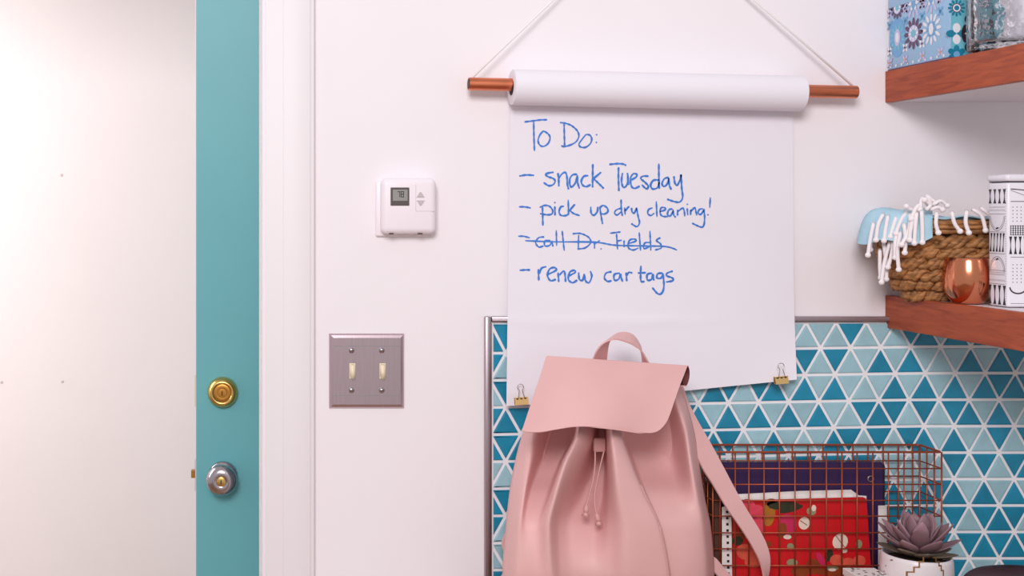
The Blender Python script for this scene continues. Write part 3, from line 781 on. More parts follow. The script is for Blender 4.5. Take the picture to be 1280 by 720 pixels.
for (cd, kind) in cols_L:
    for zi, cz in enumerate(zz):
        kd = kind if zi == 0 else {BLU: PUR, PUR: LAV, AQU: LAV}[kind]
        if zi == 1: cz -= .008
        if kd == BLU:
            put(b, disc(cd, cz, .020, 20, .030), BLU, 0)
            for k in range(12): put(b, petal(cd, cz, .010, .021, .0022, k * pi / 6 + .2), AQU, 1)
            put(b, disc(cd, cz, .008, 16, .013), LAV, 2); put(b, disc(cd, cz, .0045, 12, .008), WHI, 3)
        elif kd == PUR:
            s_ = 1 if zi == 0 else .75
            for k in range(12): put(b, petal(cd, cz, .009 * s_, .024 * s_, .0034 * s_, k * pi / 6), PUR, 1)
            put(b, disc(cd, cz, .0125 * s_, 18), LAV, 2)
            for k in range(8): put(b, petal(cd, cz, .004, .012 * s_, .0018, k * pi / 4), WHI, 3)
            put(b, disc(cd, cz, .006 * s_), AQU, 4)
        else:
            for k in range(12): put(b, petal(cd, cz, .011, .0235, .0026, k * pi / 6), LAV if kd == LAV else WHI, 1)
            for k in range(6): put(b, petal(cd, cz, .003, .012, .003, k * pi / 3), WHI if kd == LAV else BLU, 2)
            put(b, disc(cd, cz, .0055, 12, .0085), WHI if kd == AQU else BLU, 3)
for cd in (.008, .048, .090, .133):
    for k, cz in enumerate((UZ1 + .012, UZ1 + .030, UZ1 + .070, UZ1 + .088)):
        if cd == .133 and k == 1: continue
        for m_ in range(4): put(b, petal(cd, cz, .001, .0085, .0022, m_ * pi / 2 + pi / 4), (LAV, WHI, BLU, LAV)[k], 1)
        put(b, disc(cd, cz, .0022), (ORA, PUR, TEA, PUR)[k], 3)
for k in range(10): put(b, disc(.010 + k * .0145, UZ1 + .006, .0022), WHI, 1)
b.build('printed_pattern', MP, t)
b = MB(); put = decal_face('F')
fx = PX(1195.5, td1)
put(b, [(tx0 + .002, UZ1 + .003), (tx1 - .002, UZ1 + .003), (tx1 - .002, zl - .001), (tx0 + .002, zl - .001)], AQU, -1)
for kx in (0, .033):
    cz = PZ(10, td1); x = fx + kx
    for k in range(12): put(b, petal(x, cz, .006, .0125, .0018, k * pi / 6), TEA, 1)
    put(b, disc(x, cz, .0066), PUR, 2); put(b, disc(x, cz, .0054), WHI, 3); put(b, disc(x, cz, .0036), TEA, 4)
    cz = PZ(42, td1)
    for q, mi in ((pi / 2, WHI), (-pi / 2, WHI), (0, TEA), (pi, TEA)): put(b, petal(x, cz, .001, .0150, .0056 if mi == WHI else .0052, q, 10), mi, 1 if mi == WHI else 0)
    put(b, disc(x + .0125, cz, .0058, 12, .013), NAV, 2); put(b, disc(x + .0125, cz, .0012), WHI, 3)
    put(b, disc(x + .0150, cz + .020, .004, 10, .006), NAV, 2); put(b, disc(x + .0150, cz - .019, .004, 10, .006), NAV, 2)
    cz = PZ(68, td1)
    for k in range(6): put(b, petal(x, cz, .003, .0135, .0042, k * pi / 3 + pi / 6), TEA, 1)
    put(b, disc(x, cz, .0045), BLU, 2)
b.build('printed_pattern', MP, t)

# ------------------------------------------------------------------ fluted glass jar
jr = .0485; jc = Vector((SL + jr + .001, -(td1 + jr + .006), UZ1 + .0002))
t = thing('glass_jar', jc, 'clear fluted glass jar in front of the blue tin on the upper shelf', 'jar')
b = MB(); prof = [(0, .036), (.001, jr - .004), (.006, jr), (.11, jr), (.125, jr - .004), (.135, jr - .006), (.135, jr - .011), (.124, jr - .010), (.108, jr - .007), (.018, jr - .007), (.014, jr - .014), (.013, .004)]
b.lathe(prof, jc, (0, 0, 1), 96, fl=lambda k: 1 + .028 * abs(cos(k * pi * 14 / 96)) - .014)
b.build('jar_body', M['glass'], t, smooth=True)
b = MB(); b.lathe([(.1355, jr - .002), (.139, jr), (.150, jr), (.153, jr - .006), (.160, .012), (.175, .014), (.182, .010), (.183, .002)], jc, (0, 0, 1), 48); b.build('lid', M['glass'], t, smooth=True)

# ------------------------------------------------------------------ printed canister (lower shelf)
kx0, kd0, kd1 = 1.0645, .186, .226
ZB = LZ1 + .0003; ZTp = PZ(217.5, kd1); zlid = PZ(227.5, kd1)
t = thing('canister', (kx0 + .05, -(kd0 + kd1) / 2, ZB), 'tall white canister with black cathedral-like line print on the lower shelf', 'canister')
b = MB(); b.box(kx0, kx0 + .10, -kd1, -kd0, ZB, zlid, .004, seg=3); b.build('body', M['tin'], t, smooth=False, auto=35)
b = MB(); b.box(kx0 - .0014, kx0 + .1014, -kd1 - .0014, -kd0 + .0014, zlid + .0008, ZTp, .004, seg=3); b.build('lid', M['tin'], t, auto=35)
b = MB(); b.box(kx0 + .001, kx0 + .099, -kd1 + .001, -kd0 - .001, zlid - .0002, zlid + .001); b.build('lid_gap', M['tinink'], t)
b = MB()
HZ = zlid - ZB
def L(y, z, lift=0): return Vector((kx0 - .0004 - lift, -y, z))
def Fp(x, z, lift=0): return Vector((kx0 + x, -kd1 - .0004 - lift, z))
def strip(fn, pts, w_):
    V = []; n = len(pts)
    for i, (x, z) in enumerate(pts):
        ax_ = pts[min(i + 1, n - 1)][0] - pts[max(i - 1, 0)][0]; az_ = pts[min(i + 1, n - 1)][1] - pts[max(i - 1, 0)][1]; l = math.hypot(ax_, az_) or 1
        nx, nz = -az_ / l * w_ / 2, ax_ / l * w_ / 2; V += [fn(x + nx, z + nz), fn(x - nx, z - nz)]
    b.add(V, [(2 * i, 2 * i + 1, 2 * i + 3, 2 * i + 2) for i in range(n - 1)])
def spindles(fn, x0_, x1_, z0_, z1_, n, lean=0):
    """row of dark gaps between pale bulging columns"""
    st = (x1_ - x0_) / n
    for k in range(n + 1):
        x = x0_ + k * st; g = []
        for q in range(9):
            f = q / 8; wd = st * (.06 + .26 * (2 * f - 1) ** 2); g.append((f, wd))
        pts = [(x - wd / 1 + lean * f, z0_ + (z1_ - z0_) * f) for f, wd in g] + [(x + wd / 1 + lean * f, z0_ + (z1_ - z0_) * f) for f, wd in reversed(g)]
        b.poly([fn(*p_) for p_ in pts])
y0_, y1_ = kd0 + .004, kd1 - .005
def zf(f): return zlid - HZ * f
spindles(L, y0_ + .001, y1_ - .001, zf(.17), zf(.055), 3)
spindles(L, y0_ + .001, y1_ - .001, zf(.985), zf(.83), 3)
spindles(L, y0_ + .002, y1_ - .004, zf(.56), zf(.41), 4, .002)
def arch(fn, cx, rx, z0_, z1_, inv=False, n=14):
    s_ = []
    for k in range(n + 1):
        q = pi * k / n; s_.append((cx + rx * cos(q), (z0_ + (z1_ - z0_) * sin(q))))
    return s_
cxl = (y0_ + y1_) / 2
for r_, w_ in ((1.0, .0005), (.86, .0004)):
    strip(L, arch(L, cxl, .0155 * r_, zf(.27), zf(.27 + .12 * r_)), .0006 if r_ == 1 else .0004)
    strip(L, arch(L, cxl, .0155 * r_, zf(.72), zf(.72 - .12 * r_)), .0006 if r_ == 1 else .0004)
for f in (.20, .255, .40, .575, .71, .745, .82): strip(L, [(y0_, zf(f)), (y1_, zf(f))], .0004)
for f in (.225, .728, .79): strip(L, [(y0_ + k * (y1_ - y0_) / 16, zf(f) + (.0012 if k % 2 else -.0012)) for k in range(17)], .0004)
b.poly([L(*p_) for p_ in petal(cxl, zf(.37), -.003, .003, .0012, .3)]); b.poly([L(*p_) for p_ in petal(cxl, zf(.62), -.003, .003, .0012, .3)])
for k in range(46): b.poly([L(y1_ + .0016, zf(.05 + .92 * k / 46)), L(y1_ + .0024, zf(.05 + .92 * k / 46)), L(y1_ + .0024, zf(.056 + .92 * k / 46)), L(y1_ + .0016, zf(.056 + .92 * k / 46))])
# front face
for k in range(4):
    x = .004 + k * .024
    strip(Fp, [(x, zf(.055)), (x + .020, zf(.065))], .0012); strip(Fp, [(x, zf(.065)), (x + .018, zf(.105))], .0005); strip(Fp, [(x, zf(.155)), (x + .022, zf(.155))], .0008)
    for i in range(4):
        for j in range(5): b.poly([Fp(*p_) for p_ in disc(x + .003 + i * .0055, zf(.20 + j * .028), .0007, 6)])
    for i in range(7): strip(Fp, [(x + i * .0033, zf(.345)), (x + i * .0033, zf(.425))], .0009)
    for j in range(5): strip(Fp, [(x, zf(.35 + j * .018)), (x + .021, zf(.35 + j * .018))], .0006)
    for i in range(4):
        for j in range(6): b.poly([Fp(*p_) for p_ in disc(x + .003 + i * .0055, zf(.66 + j * .028), .0007, 6)])
    strip(Fp, [(x + .010 + .011 * cos(q), zf(.84) - .0085 * sin(q)) for q in [pi * m_ / 10 for m_ in range(11)]], .0018)
    strip(Fp, [(x, zf(.60)), (x + .021, zf(.60))], .0005); strip(Fp, [(x, zf(.97)), (x + .021, zf(.97))], .0004)
spindles(Fp, .004, .094, zf(.575), zf(.435), 14)
b.build('printed_pattern', M['tinink'], t)

# ------------------------------------------------------------------ copper cup
mr = .0315; mc = Vector((PX(1210, .154), -.154, LZ1 + .0002))
t = thing('copper_cup', mc, 'small polished copper cup in front of the woven basket', 'cup')
b = MB(); b.lathe([(0, .016), (.0008, .0195), (.006, .0232), (.014, .0275), (.024, .0308), (.036, .0318), (.048, .0308), (.058, .0286), (.0635, .0276), (.0645, .0270), (.0635, .0262), (.056, .0272), (.036, .0302), (.014, .0255), (.006, .015)], mc, (0, 0, 1), 48)
b.build('cup_body', M['mugcopper'], t, smooth=True)

# ------------------------------------------------------------------ seagrass basket
bc = Vector((1.104, -.0785, LZ1)); BH = .112
t = thing('woven_basket', bc, 'oval brown seagrass basket with a braided rim on the lower shelf', 'basket')
def bell(h):   # semi axes at height fraction
    sx = hermite([0, .12, .4, .75, 1], [.072, .092, .113, .121, .118], h); sy = hermite([0, .12, .4, .75, 1], [.032, .041, .055, .067, .070], h)
    return sx, sy
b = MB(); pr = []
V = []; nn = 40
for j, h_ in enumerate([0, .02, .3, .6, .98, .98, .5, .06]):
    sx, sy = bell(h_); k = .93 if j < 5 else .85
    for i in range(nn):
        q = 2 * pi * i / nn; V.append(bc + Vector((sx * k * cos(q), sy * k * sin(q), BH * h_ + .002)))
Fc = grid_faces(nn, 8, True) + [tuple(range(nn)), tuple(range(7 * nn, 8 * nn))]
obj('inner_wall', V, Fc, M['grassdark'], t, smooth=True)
nrow = 6; rg = random.Random(3)
for r_ in range(nrow):      # twisted coils: two strands each
    h_ = (r_ + .55) / (nrow + 1.2); sx, sy = bell(h_); mb = MB()
    for ph_ in (0, pi, pi / 2):
        pts = []; n = 150
        for i in range(n):
            q = 2 * pi * i / n; tw = q * 19 + ph_ + .8 * sin(q * 6 + r_ * 2) * (1 if ph_ != pi / 2 else 1) + r_ * 1.3
            rad = .0036 * (1 + .15 * sin(q * 7 + r_)); lift = .0068 * sin(tw); outw = .0040 * cos(tw)
            nrm = Vector((cos(q) / sx, sin(q) / sy, 0)).normalized()
            pts.append(bc + Vector((sx * cos(q), sy * sin(q), BH * h_ + lift + .001 * sin(q * 5 + r_ * 2))) + nrm * outw * .8)
        mb.tube(pts, [.0050 * (1 + .22 * sin(i * 1.7 + r_)) for i in range(n)], 6, closed=True)
    mb.build('braid', M['grass'], t, smooth=True)
# rim: bundle of straight fibres with wraps
mb = MB(); sx, sy = bell(1)
for k in range(7):
    off, zo = .0065 * cos(k * 2 * pi / 7), .0075 * sin(k * 2 * pi / 7)
    pts = []
    for i in range(72):
        q = 2 * pi * i / 72; nrm = Vector((cos(q) / sx, sin(q) / sy, 0)).normalized()
        pts.append(bc + Vector((sx * cos(q), sy * sin(q), BH * .955 + zo)) + nrm * off)
    mb.tube(pts, .0034, 6, closed=True)
mb.build('rim', M['grass'], t, smooth=True)

# fringed cloth over the left end of the basket
cl = thing('fringed_cloth', bc + Vector((-.1, 0, BH)), 'pale aqua cloth with white knotted tassels draped over the left side of the basket', 'cloth')
nu, nv = 26, 20; V = []; zr = LZ1 + BH + .007
for j in range(nv):
    v = j / (nv - 1)
    for i in range(nu):
        u = i / (nu - 1); q = lerp(R(128), R(226), u); sx, sy = bell(1)
        nrm = Vector((cos(q) / sx, sin(q) / sy, 0)).normalized(); side = max(0, -cos(q)) ** .8
        # inside -> rim -> outside
        o_ = hermite([0, .35, .55, .75, 1], [-.045, -.006, .014, .026, .031], v) * (.35 + .65 * side)
        zz_ = hermite([0, .3, .45, .6, .8, 1], [-.014, .009, .013, .006, -.018, -.036], v) * (.32 + .68 * side) * (1 + .12 * sin(u * 17))
        p_ = bc + Vector((sx * cos(q), sy * sin(q), 0)) + nrm * (o_ + .003 * sin(u * 30) * v)
        p_.z = zr + zz_ + .0034 * sin(u * 19 + v * 6) * (v ** .5)
        V.append(p_)
c_ = obj('cloth_panel', V, grid_faces(nu, nv), M['cloth'], cl, smooth=True); solidify(c_, .002, 1)
# narrow part of the cloth running along the front of the rim
V = []; nu = 30
for j in range(7):
    v = j / 6
    for i in range(nu):
        u = i / (nu - 1); q = lerp(R(222), R(296), u); sx, sy = bell(1); nrm = Vector((cos(q) / sx, sin(q) / sy, 0)).normalized()
        th = lerp(-.9, .45 + .25 * sin(u * 13), v); p_ = bc + Vector((sx * cos(q), sy * sin(q), 0)) + nrm * (-.004 + .013 * sin(th)); p_.z = LZ1 + BH * .955 + .0165 * cos(th) * 1.0 - .002 + .001 * sin(u * 22); V.append(p_)
c_ = obj('cloth_hem', V, grid_faces(nu, 7), M['cloth'], cl, smooth=True); solidify(c_, .0016, 1)
rg = random.Random(11)
TS = [((1110, 270), (1107, 286), (1105, 301), .115), ((1092, 279), (1088, 299), (1085, 319), .100), ((1097, 276), (1090, 292), (1088, 312), .085),
      ((1114, 297), (1106, 326), (1102, 353), .105), ((1100, 312), (1100, 335), (1101, 347), .095), ((1117, 300), (1114, 320), (1110, 334), .112),
      ((1126, 290), (1122, 312), (1123.5, 337), .130), ((1130, 280), (1132, 300), (1131, 316), .140), ((1138, 268), (1136, 288), (1127, 306), .145),
      ((1146, 266), (1144, 285), (1143, 304), .152), ((1152, 264), (1153, 284), (1153, 303), .158), ((1171, 266), (1170, 280), (1173, 291), .168),
      ((1190, 265), (1193, 279), (1200, 289), .172), ((1208.5, 264), (1207, 278), (1211, 291), .173), ((1216, 262), (1227, 270), (1232, 288), .172),
      ((1226, 260), (1236, 268), (1243, 284), .170), ((1120, 272), (1116, 284), (1113, 296), .118), ((1135, 264), (1127, 274), (1120, 292), .125),
      ((1160, 256), (1153, 248), (1150, 262), .150), ((1165, 258), (1159, 245), (1170, 254), .145), ((1166, 256), (1176, 251), (1184, 257), .150),
      ((1150, 262), (1140, 262), (1133, 258), .140), ((1158, 262), (1163, 256), (1156, 250), .155), ((1104, 300), (1108, 330), (1108, 349), .100), ((1122, 284), (1119, 304), (1119, 322), .125), ((1141, 270), (1138, 288), (1137, 300), .150), ((1104, 268), (1098, 280), (1095, 300), .110), ((1149, 256), (1144, 262), (1139, 274), .150), ((1164, 262), (1172, 259), (1178, 262), .155)]
for a_, m_, e_, d_ in TS:
    dd = lambda k: d_ + (.001 if k else -.004)
    c = [P(x, y, d_ + (0 if i else -.004)) for i, (x, y) in enumerate(cr([a_, m_, e_], 5))]
    b = MB(); b.tube(c, .0026, 7); b.sphere(c[-1], .0040, 10)
    b.build('tassel', M['fringe'], cl, smooth=True)

# ------------------------------------------------------------------ copper wire basket with papers
bd0, bd1 = .016, .070
wx0, wx1 = PX(891, bd1), PX(1177, bd1); wz0, wz1 = ZT + .0012, PZ(565.2, bd1)
t = thing('wire_basket', ((wx0 + wx1) / 2, -(bd0 + bd1) / 2, ZT), 'rectangular copper wire basket standing against the tiles', 'basket')
def wire_mesh(L_):
    m_ = MB(); m_.tube([(0, 0, 0), (0, 0, L_)], .00105, 6)
    me = bpy.data.meshes.new('wire'); me.from_pydata([tuple(v) for v in m_.V], [], m_.F); me.materials.append(M['wire'])
    me.polygons.foreach_set('use_smooth', [True] * len(me.polygons)); return me
WM = {}
def wire(p0, p1):
    p0, p1 = Vector(p0), Vector(p1); L_ = round((p1 - p0).length, 5)
    if L_ not in WM: WM[L_] = wire_mesh(L_)
    o_ = bpy.data.objects.new('wire', WM[L_]); COL.objects.link(o_); o_.parent = t
    o_.matrix_parent_inverse = Matrix.Translation(t.location).inverted()
    o_.location = p0; o_.rotation_euler = (p1 - p0).to_track_quat('Z', 'X').to_euler()
vx = [PX(1177 - 9, bd1)]
xs_ = [PX(x, bd1) for x in (900, 919.0, 936, 955, 974.2, 993.7, 1013, 1033, 1052.4, 1071.3, 1091, 1110.5, 1130, 1149.5, 1168)]
hz = [PZ(y, bd1) for y in (585.7, 605.5, 625.5, 645.2, 666, 686, 707, 727)]
for x in xs_:
    wire((x, -bd1, wz0), (x, -bd1, wz1)); wire((x, -bd0, wz0), (x, -bd0, wz1)); wire((x, -bd0, wz0), (x, -bd1, wz0))
for z in hz:
    wire((wx0, -bd1, z), (wx1, -bd1, z)); wire((wx0, -bd0, z), (wx1, -bd0, z))
    wire((wx0, -bd0, z), (wx0, -bd1, z)); wire((wx1, -bd0, z), (wx1, -bd1, z))
for k in (1, 2):
    y = -lerp(bd0, bd1, k / 3); wire((wx0, y, wz0), (wx0, y, wz1)); wire((wx1, y, wz0), (wx1, y, wz1)); wire((wx0, y, wz0), (wx1, y, wz0))
for z, nm in ((wz1, 'rim'), (wz0 + .0005, 'bottom_frame')):
    b = MB(); r_ = .006; pts = []
    for cx, cy, a0 in ((wx0 + r_, -bd0 - r_, 90), (wx0 + r_, -bd1 + r_, 180), (wx1 - r_, -bd1 + r_, 270), (wx1 - r_, -bd0 - r_, 0)):
        for k in range(5): q = R(a0 + k * 22.5); pts.append((cx + r_ * cos(q), cy + r_ * sin(q), z))
    b.tube(pts, .0017, 8, closed=True); b.build(nm, M['wire'], t, smooth=True)
for x in (wx0, wx1):
    for y in (-bd0, -bd1):
        b = MB(); b.tube([(x, y, wz0), (x, y, wz1)], .0013, 8); b.build('corner_post', M['wire'], t, smooth=True)

CB = wz0 + .002
def slab_px(name, m, parent, pts, d0, d1, off=0):
    """pts: pixel outline at front depth d1 -> extruded sheet"""
    n = len(pts); V = [Vector((P(x, y, d1).x, -d1, max(P(x, y, d1).z, CB))) for x, y in pts] + [Vector((P(x, y, d1).x, -d0, max(P(x, y, d1).z, CB))) for x, y in pts]
    return obj(name, V, [tuple(range(n)), tuple(range(n, 2 * n))] + [(i, (i + 1) % n, n + (i + 1) % n, n + i) for i in range(n)], m, parent)
def rnd(px0, py0, px1, py1, r_=2.5):
    o_ = []
    for cx, cy, a0 in ((px1 - r_, py0 + r_, -90), (px1 - r_, py1 - r_, 0), (px0 + r_, py1 - r_, 90), (px0 + r_, py0 + r_, 180)):
        for k in range(4): q = R(a0 + k * 30); o_.append((cx + r_ * cos(q), cy + r_ * sin(q)))
    return o_
bx = thing('ring_binder', P(1000, 720, .03), 'dark purple binder at the back of the wire basket', 'binder')
slab_px('front_cover', M['purple'], bx, rnd(898, 577.5, 1103.5, 745), .0355, .0375)
slab_px('back_cover', M['black'], bx, rnd(900, 580, 1106, 745), .0185, .0205)
slab_px('pages', M['sheet'], bx, [(912, 590), (1096, 590), (1096, 742), (912, 742)], .0207, .0353)
b = MB(); c = P(1088, 598.5, .0375)
pts = [c + Vector((.0042 * cos(k * pi / 8), -.0006, .0042 * sin(k * pi / 8))) for k in range(16)]; b.tube(pts, .0011, 6, closed=True); b.build('rivet', M['silver'], bx, smooth=True)
bx = thing('card', P(1105, 690, .03), 'white card standing behind the succulent in the wire basket', 'card')
slab_px('card_sheet', M['sheet'], bx, [(1098, 632), (1108.5, 632), (1108.5, 740), (1098, 740)], .0390, .0402)
bx = thing('envelope', P(1000, 720, .042), 'white envelope sticking up between the red notebook and the binder', 'envelope')
slab_px('back_panel', M['sheet'], bx, [(918, 618), (1000, 613.8), (1064, 612.2), (1074, 619.5), (1083, 620), (1084, 742), (918, 742)], .0392, .0402)
slab_px('front_panel', M['sheet'], bx, [(918, 621), (1083, 620.5), (1084, 742), (918, 742)], .0404, .0414)
bx = thing('red_notebook', P(1000, 720, .05), 'red notebook with a floral cover at the front of the wire basket', 'notebook')
dz = .0605
slab_px('cover', M['red'], bx, [(916, 626), (1079, 621.5), (1082.5, 623), (1083.5, 627), (1090.5, 742), (916, 742)], dz - .0016, dz)
slab_px('pages', M['sheet'], bx, [(918, 628), (1079, 624.5), (1087, 740), (918, 740)], .0445, dz - .0018)
ps = slab_px('punched_strip', M['sheet'], bx, [(902.5, 634), (914, 632), (915.5, 742), (902.5, 742)], dz - .0014, dz - .0004)
for k in range(13):
    x, y = 909 + k * .16, 640 + k * 7.7; b = MB(); b.box(P(x - 1.4, y, dz).x, P(x + 1.4, y, dz).x, -dz - .0002, -dz + .0012, P(x, y + 1.5, dz).z, P(x, y - 1.5, dz).z)
    b.build('punch_hole', M['dark'], ps)
FL = [M['pinkpr'], M['coralpr'], M['magentapr'], M['greenpr'], M['sagepr'], M['creampr'], M['brownpr'], M['goldpr']]
b = MB()
def blob(pts, mi, lift): b.poly([Vector((P(x, y, dz).x, -dz - .0002 - lift * .0001, P(x, y, dz).z)) for x, y in pts], mi=mi)
def ell(cx, cy, rx, ry, rot=0, n=14): return [(cx + rx * cos(q) * cos(rot) - ry * sin(q) * sin(rot), cy + rx * cos(q) * sin(rot) + ry * sin(q) * cos(rot)) for q in [2 * pi * k / n for k in range(n)]]
blob(ell(926, 636, 12, 7), 4, 0)
for cx, cy, rx, ry, ro in ((935, 632, 10, 8, .5), (946, 640, 10, 9, -.3), (950, 655, 6, 14, 0), (938, 648, 9, 10, .8)): blob(ell(cx, cy, rx, ry, ro), 0, 1 + .2 * ro)
blob(ell(942, 646, 4, 3), 2, 3)
for cx, cy, rx, ry, ro, mi, l in ((961, 642, 8, 16, .1, 7, 1), (970, 632, 12, 5, .2, 7, 2), (980, 632, 20, 5, -.05, 3, 3), (988, 636, 16, 4, -.25, 3, 4), (964, 628, 8, 5, 0, 6, 2),
        (984, 656, 12, 14, .1, 2, 2), (977, 663, 6, 10, .3, 6, 3), (984, 671, 5, 3, 0, 5, 4), (988, 683, 4.5, 4, .5, 4, 3), (990, 703, 7, 4.5, 0, 4, 3), (1014, 639, 6, 5, .2, 4, 3), (1017, 635, 3, 4, 0, 5, 4),
        (1005, 654, 7, 8, .2, 5, 3), (1050, 677, 9.5, 10.5, .5, 5, 3), (1055, 688, 4, 3, 0, 5, 4), (1073.5, 680, 4, 5.5, 0, 4, 3), (1046, 700, 9, 7, 0, 1, 2), (1060, 703, 8, 6, 0, 1, 3),
        (1074, 701, 8, 7, 0, 1, 2), (1036, 694, 5, 8, .3, 3, 1), (1026, 699, 4, 10, -.5, 2, 2), (1016, 708, 9, 10, 0, 6, 3), (1000, 714, 12, 7, 0, 6, 4), (1048, 714, 34, 6, 0, 6, 4), (1040, 710, 8, 3, 0, 4, 5), (1040, 712, 5, 2, 0, 5, 6),
        (932, 690, 12, 10, .3, 1, 1), (922, 676, 7, 6, 0, 3, 2), (944, 700, 14, 9, -.3, 1, 2), (960, 680, 5, 4, 0, 6, 2), (926, 668, 6, 9, .2, 6, 1)):
    blob(ell(cx, cy, rx, ry, ro), mi, l)
for (x0_, y0_, x1_, y1_) in ((1000, 650, 1009, 656), (1044, 668, 1056, 684)):
    b.add([Vector((P(x, y, dz).x, -dz - .0009, P(x, y, dz).z)) for x, y in ((x0_, y0_), (x1_, y1_), (x1_ - .6, y1_ + .6), (x0_ - .6, y0_ + .8))], [(0, 1, 2, 3)], 6)
b.build('printed_flowers', FL, bx)
bx = thing('brown_notebook', P(897, 720, .05), 'dark brown notebook beside the bag strap in the wire basket', 'notebook')
slab_px('cover', M['brownbook'], bx, [(893, 610), (901, 606), (901, 742), (893, 742)], .030, .062)

# ------------------------------------------------------------------ succulent in pot
pc = Vector((PX(1145.5, .135), -.135, ZT)); pr_ = .0455; phh = PZ(692, .135) - ZT
t = thing('potted_succulent', pc, 'dusky purple succulent in a white pot with gold stepped lines', 'potted plant')
b = MB(); b.lathe([(0.0003, .026), (.002, .031), (.012, .040), (.03, .0452), (.055, .0462), (phh - .006, .0452), (phh - .001, .0440), (phh, .0428), (phh - .001, .0412), (phh - .012, .0415), (phh - .03, .040), (phh - .03, .002)], pc, (0, 0, 1), 48)
pot = b.build('pot', M['pot'], t, smooth=True)
b = MB(); b.lathe([(phh - .02, .0405), (phh - .010, .0405), (phh - .006, .02), (phh - .005, .001)], pc, (0, 0, 1), 24); b.build('soil', M['soil'], t, smooth=True)
def pot_pt(x, y, e=.0004):
    """pixel on the pot's front -> cylinder point"""
    s = (D - .18) / F; X = (x - CX) * s; rad = .0462 + e
    dx = max(-.99, min(.99, (X - pc.x) / rad)); Y = pc.y - rad * math.sqrt(1 - dx * dx)
    Z = ZC - (y - CY) * (D + Y) / F; return Vector((X, Y, Z))
b = MB()
for pts in ([(1155, 697), (1155, 702), (1151, 702), (1151, 709), (1146, 709), (1146, 715), (1140, 715), (1140, 722), (1135, 722), (1135, 730)], [(1166, 697), (1169, 697), (1169, 702), (1173, 702), (1173, 707), (1176, 707), (1176, 713), (1179, 713), (1179, 722)]):
    for (xa, ya), (xb, yb) in zip(pts, pts[1:]):
        w_ = .75
        q = [(min(xa, xb) - w_, min(ya, yb) - w_), (max(xa, xb) + w_, min(ya, yb) - w_), (max(xa, xb) + w_, max(ya, yb) + w_), (min(xa, xb) - w_, max(ya, yb) + w_)]
        b.add([pot_pt(*p_) for p_ in q], [(0, 1, 2, 3)])
for x, y in ((1130, 700), (1127, 707), (1125, 714), (1122, 722)): b.add([pot_pt(x + .8 * cos(k * pi / 3), y + .8 * sin(k * pi / 3)) for k in range(6)], [tuple(range(6))])
b.build('gold_pattern', M['potgold'], pot)
# leaves
def leaf_mesh(L_, wd, th, m, nm='leaf'):
    V = []; nl, nr = 9, 10
    for j in range(nl):
        f = j / (nl - 1); ww = wd * (math.sin(pi * min(1, f ** 1.15 * .96 + .04)) ** .8) * (1 if f < .98 else .1); ww = max(ww, .0006)
        tt = th * (1 - .65 * f); x = L_ * f; z = .35 * L_ * f * f
        for i in range(nr):
            q = 2 * pi * i / nr; V.append((x, ww * cos(q), z + tt * sin(q) * (1 if sin(q) < 0 else .35) + .25 * ww * cos(q) ** 2))
    me = bpy.data.meshes.new(nm); me.from_pydata(V, [], grid_faces(nr, nl, True) + [tuple(range(nr)), tuple(range((nl - 1) * nr, nl * nr))]); me.materials.append(m)
    me.polygons.foreach_set('use_smooth', [True] * len(me.polygons)); return me
LM = [leaf_mesh(.055, .0125, .0040, M['succ']), leaf_mesh(.048, .0130, .0040, M['succ']), leaf_mesh(.030, .010, .0038, M['succ']), leaf_mesh(.044, .0125, .004, M['succg'])]
sc_c = pc + Vector((0, -.004, phh + .001)); rg = random.Random(4)
rings = [(7, 3, -4, 0, .000), (7, 0, 10, .35, .004), (6, 0, 24, .1, .007), (5, 1, 42, .5, .009), (4, 1, 60, .2, .010), (2, 2, 74, .6, .016)]
for n, k, el, ph_, dzz in rings:
    for i in range(n):
        q = 2 * pi * (i + ph_) / n + rg.uniform(-.12, .12); o_ = bpy.data.objects.new('leaf', LM[k]); COL.objects.link(o_); o_.parent = t
        o_.matrix_parent_inverse = Matrix.Translation(t.location).inverted()
        o_.location = sc_c + Vector((cos(q) * .004, sin(q) * .004, dzz)); e = R(el + rg.uniform(-5, 5))
        o_.rotation_euler = (rg.uniform(-.15, .15), -e, q); s_ = rg.uniform(.9, 1.05); o_.scale = (s_, s_, s_)

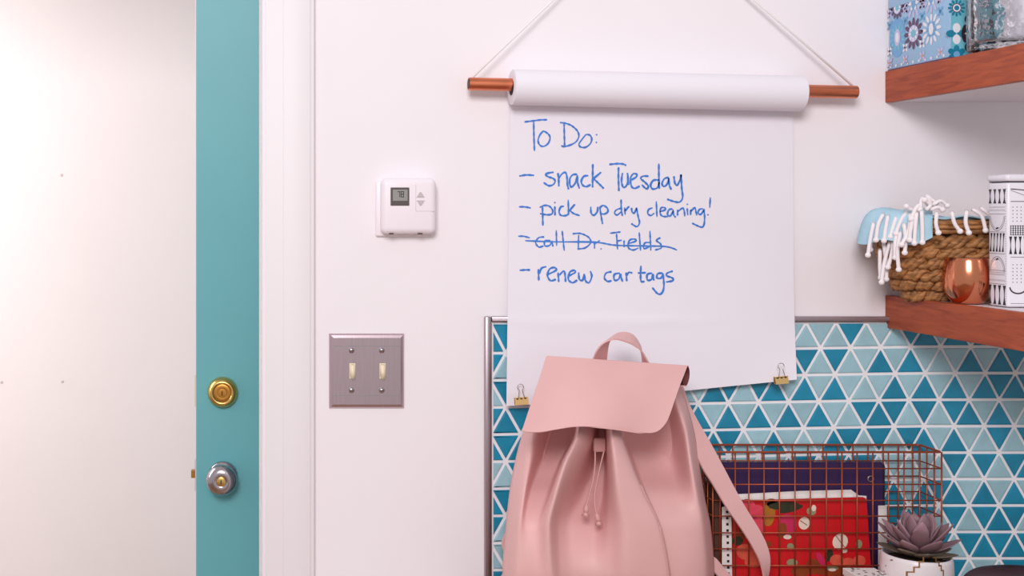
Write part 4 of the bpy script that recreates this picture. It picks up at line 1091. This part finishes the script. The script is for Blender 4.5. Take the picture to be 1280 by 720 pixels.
# small patterned box and dark pouch at the lower edge
bx = thing('patterned_box', P(1088, 760, .135), 'small white box with dark floral print in front of the red notebook', 'box')
z_ = PZ(712.5, .125)
V0 = [P(1071, 716, .150), P(1104, 718, .138), P(1100, 712, .118), P(1078, 710, .125)]
xa, ya, xb, yb = PX(1071, .15), -.155, PX(1104, .13), -.115
xb = min(xb, pc.x - .049)
b = MB(); b.box(xa, xb, ya, yb, ZT + .0003, z_ - .010, .001); b.build('body', M['sheet'], bx)
b = MB(); b.box(xa - .001, xb + .001, ya - .001, yb + .001, z_ - .0098, z_, .001); ld = b.build('lid', M['sheet'], bx)
b = MB(); rg = random.Random(8)
for k in range(16):
    x = rg.uniform(xa + .002, xb - .002); y = rg.uniform(ya + .002, yb - .002)
    b.poly([Vector((x + .0024 * cos(q), y + .0016 * sin(q), z_ + .0003)) for q in [k2 * pi / 4 for k2 in range(8)]], mi=k % 2)
    z2 = z_ - rg.uniform(.001, .009); b.poly([Vector((x + .002 * cos(q), ya - .0013, z2 + .0014 * sin(q))) for q in [k2 * pi / 4 for k2 in range(8)]], mi=(k + 1) % 2)
b.build('printed_flowers', [M['black'], M['pr_pur']], ld)

bx = thing('leather_pouch', (1.03, -.30, ZT), 'dark brown rounded pouch right of the succulent pot at the bottom edge', 'pouch')
V = []; nn, mm = 40, 22; c = Vector((PX(1262, .29), -.29, ZT)); HH = PZ(708.0, .29) - ZT
for j in range(mm):
    f = j / (mm - 1); th = f * pi / 2
    for i in range(nn):
        q = 2 * pi * i / nn; rx = .078 * (cos(th) ** .42 if f < 1 else .001); ry = .034 * (cos(th) ** .6 if f < 1 else .001)
        V.append(c + Vector((rx * cos(q) * (1 + .02 * sin(3 * q)), ry * sin(q), .0004 + HH * sin(th) ** 1.0 * (1 - .035 * (f > .3) * abs(sin(q * 1.5 + 1)) * cos(th)))))
obj('pouch_body', V, grid_faces(nn, mm, True) + [tuple(range(nn)), tuple(range((mm - 1) * nn, mm * nn))], M['pouch'], bx, smooth=True)
b = MB(); pts = [c + Vector((.078 * (cos(a2) if cos(a2) >= 0 else -(-cos(a2))) * (abs(cos(a2)) ** -.30 if abs(cos(a2)) > .01 else 1), -.001, HH * sin(a2) + .001)) for a2 in [pi * k / 24 for k in range(4, 21)]]
b.tube(pts, .0016, 6); b.build('zip', M['black'], bx, smooth=True)
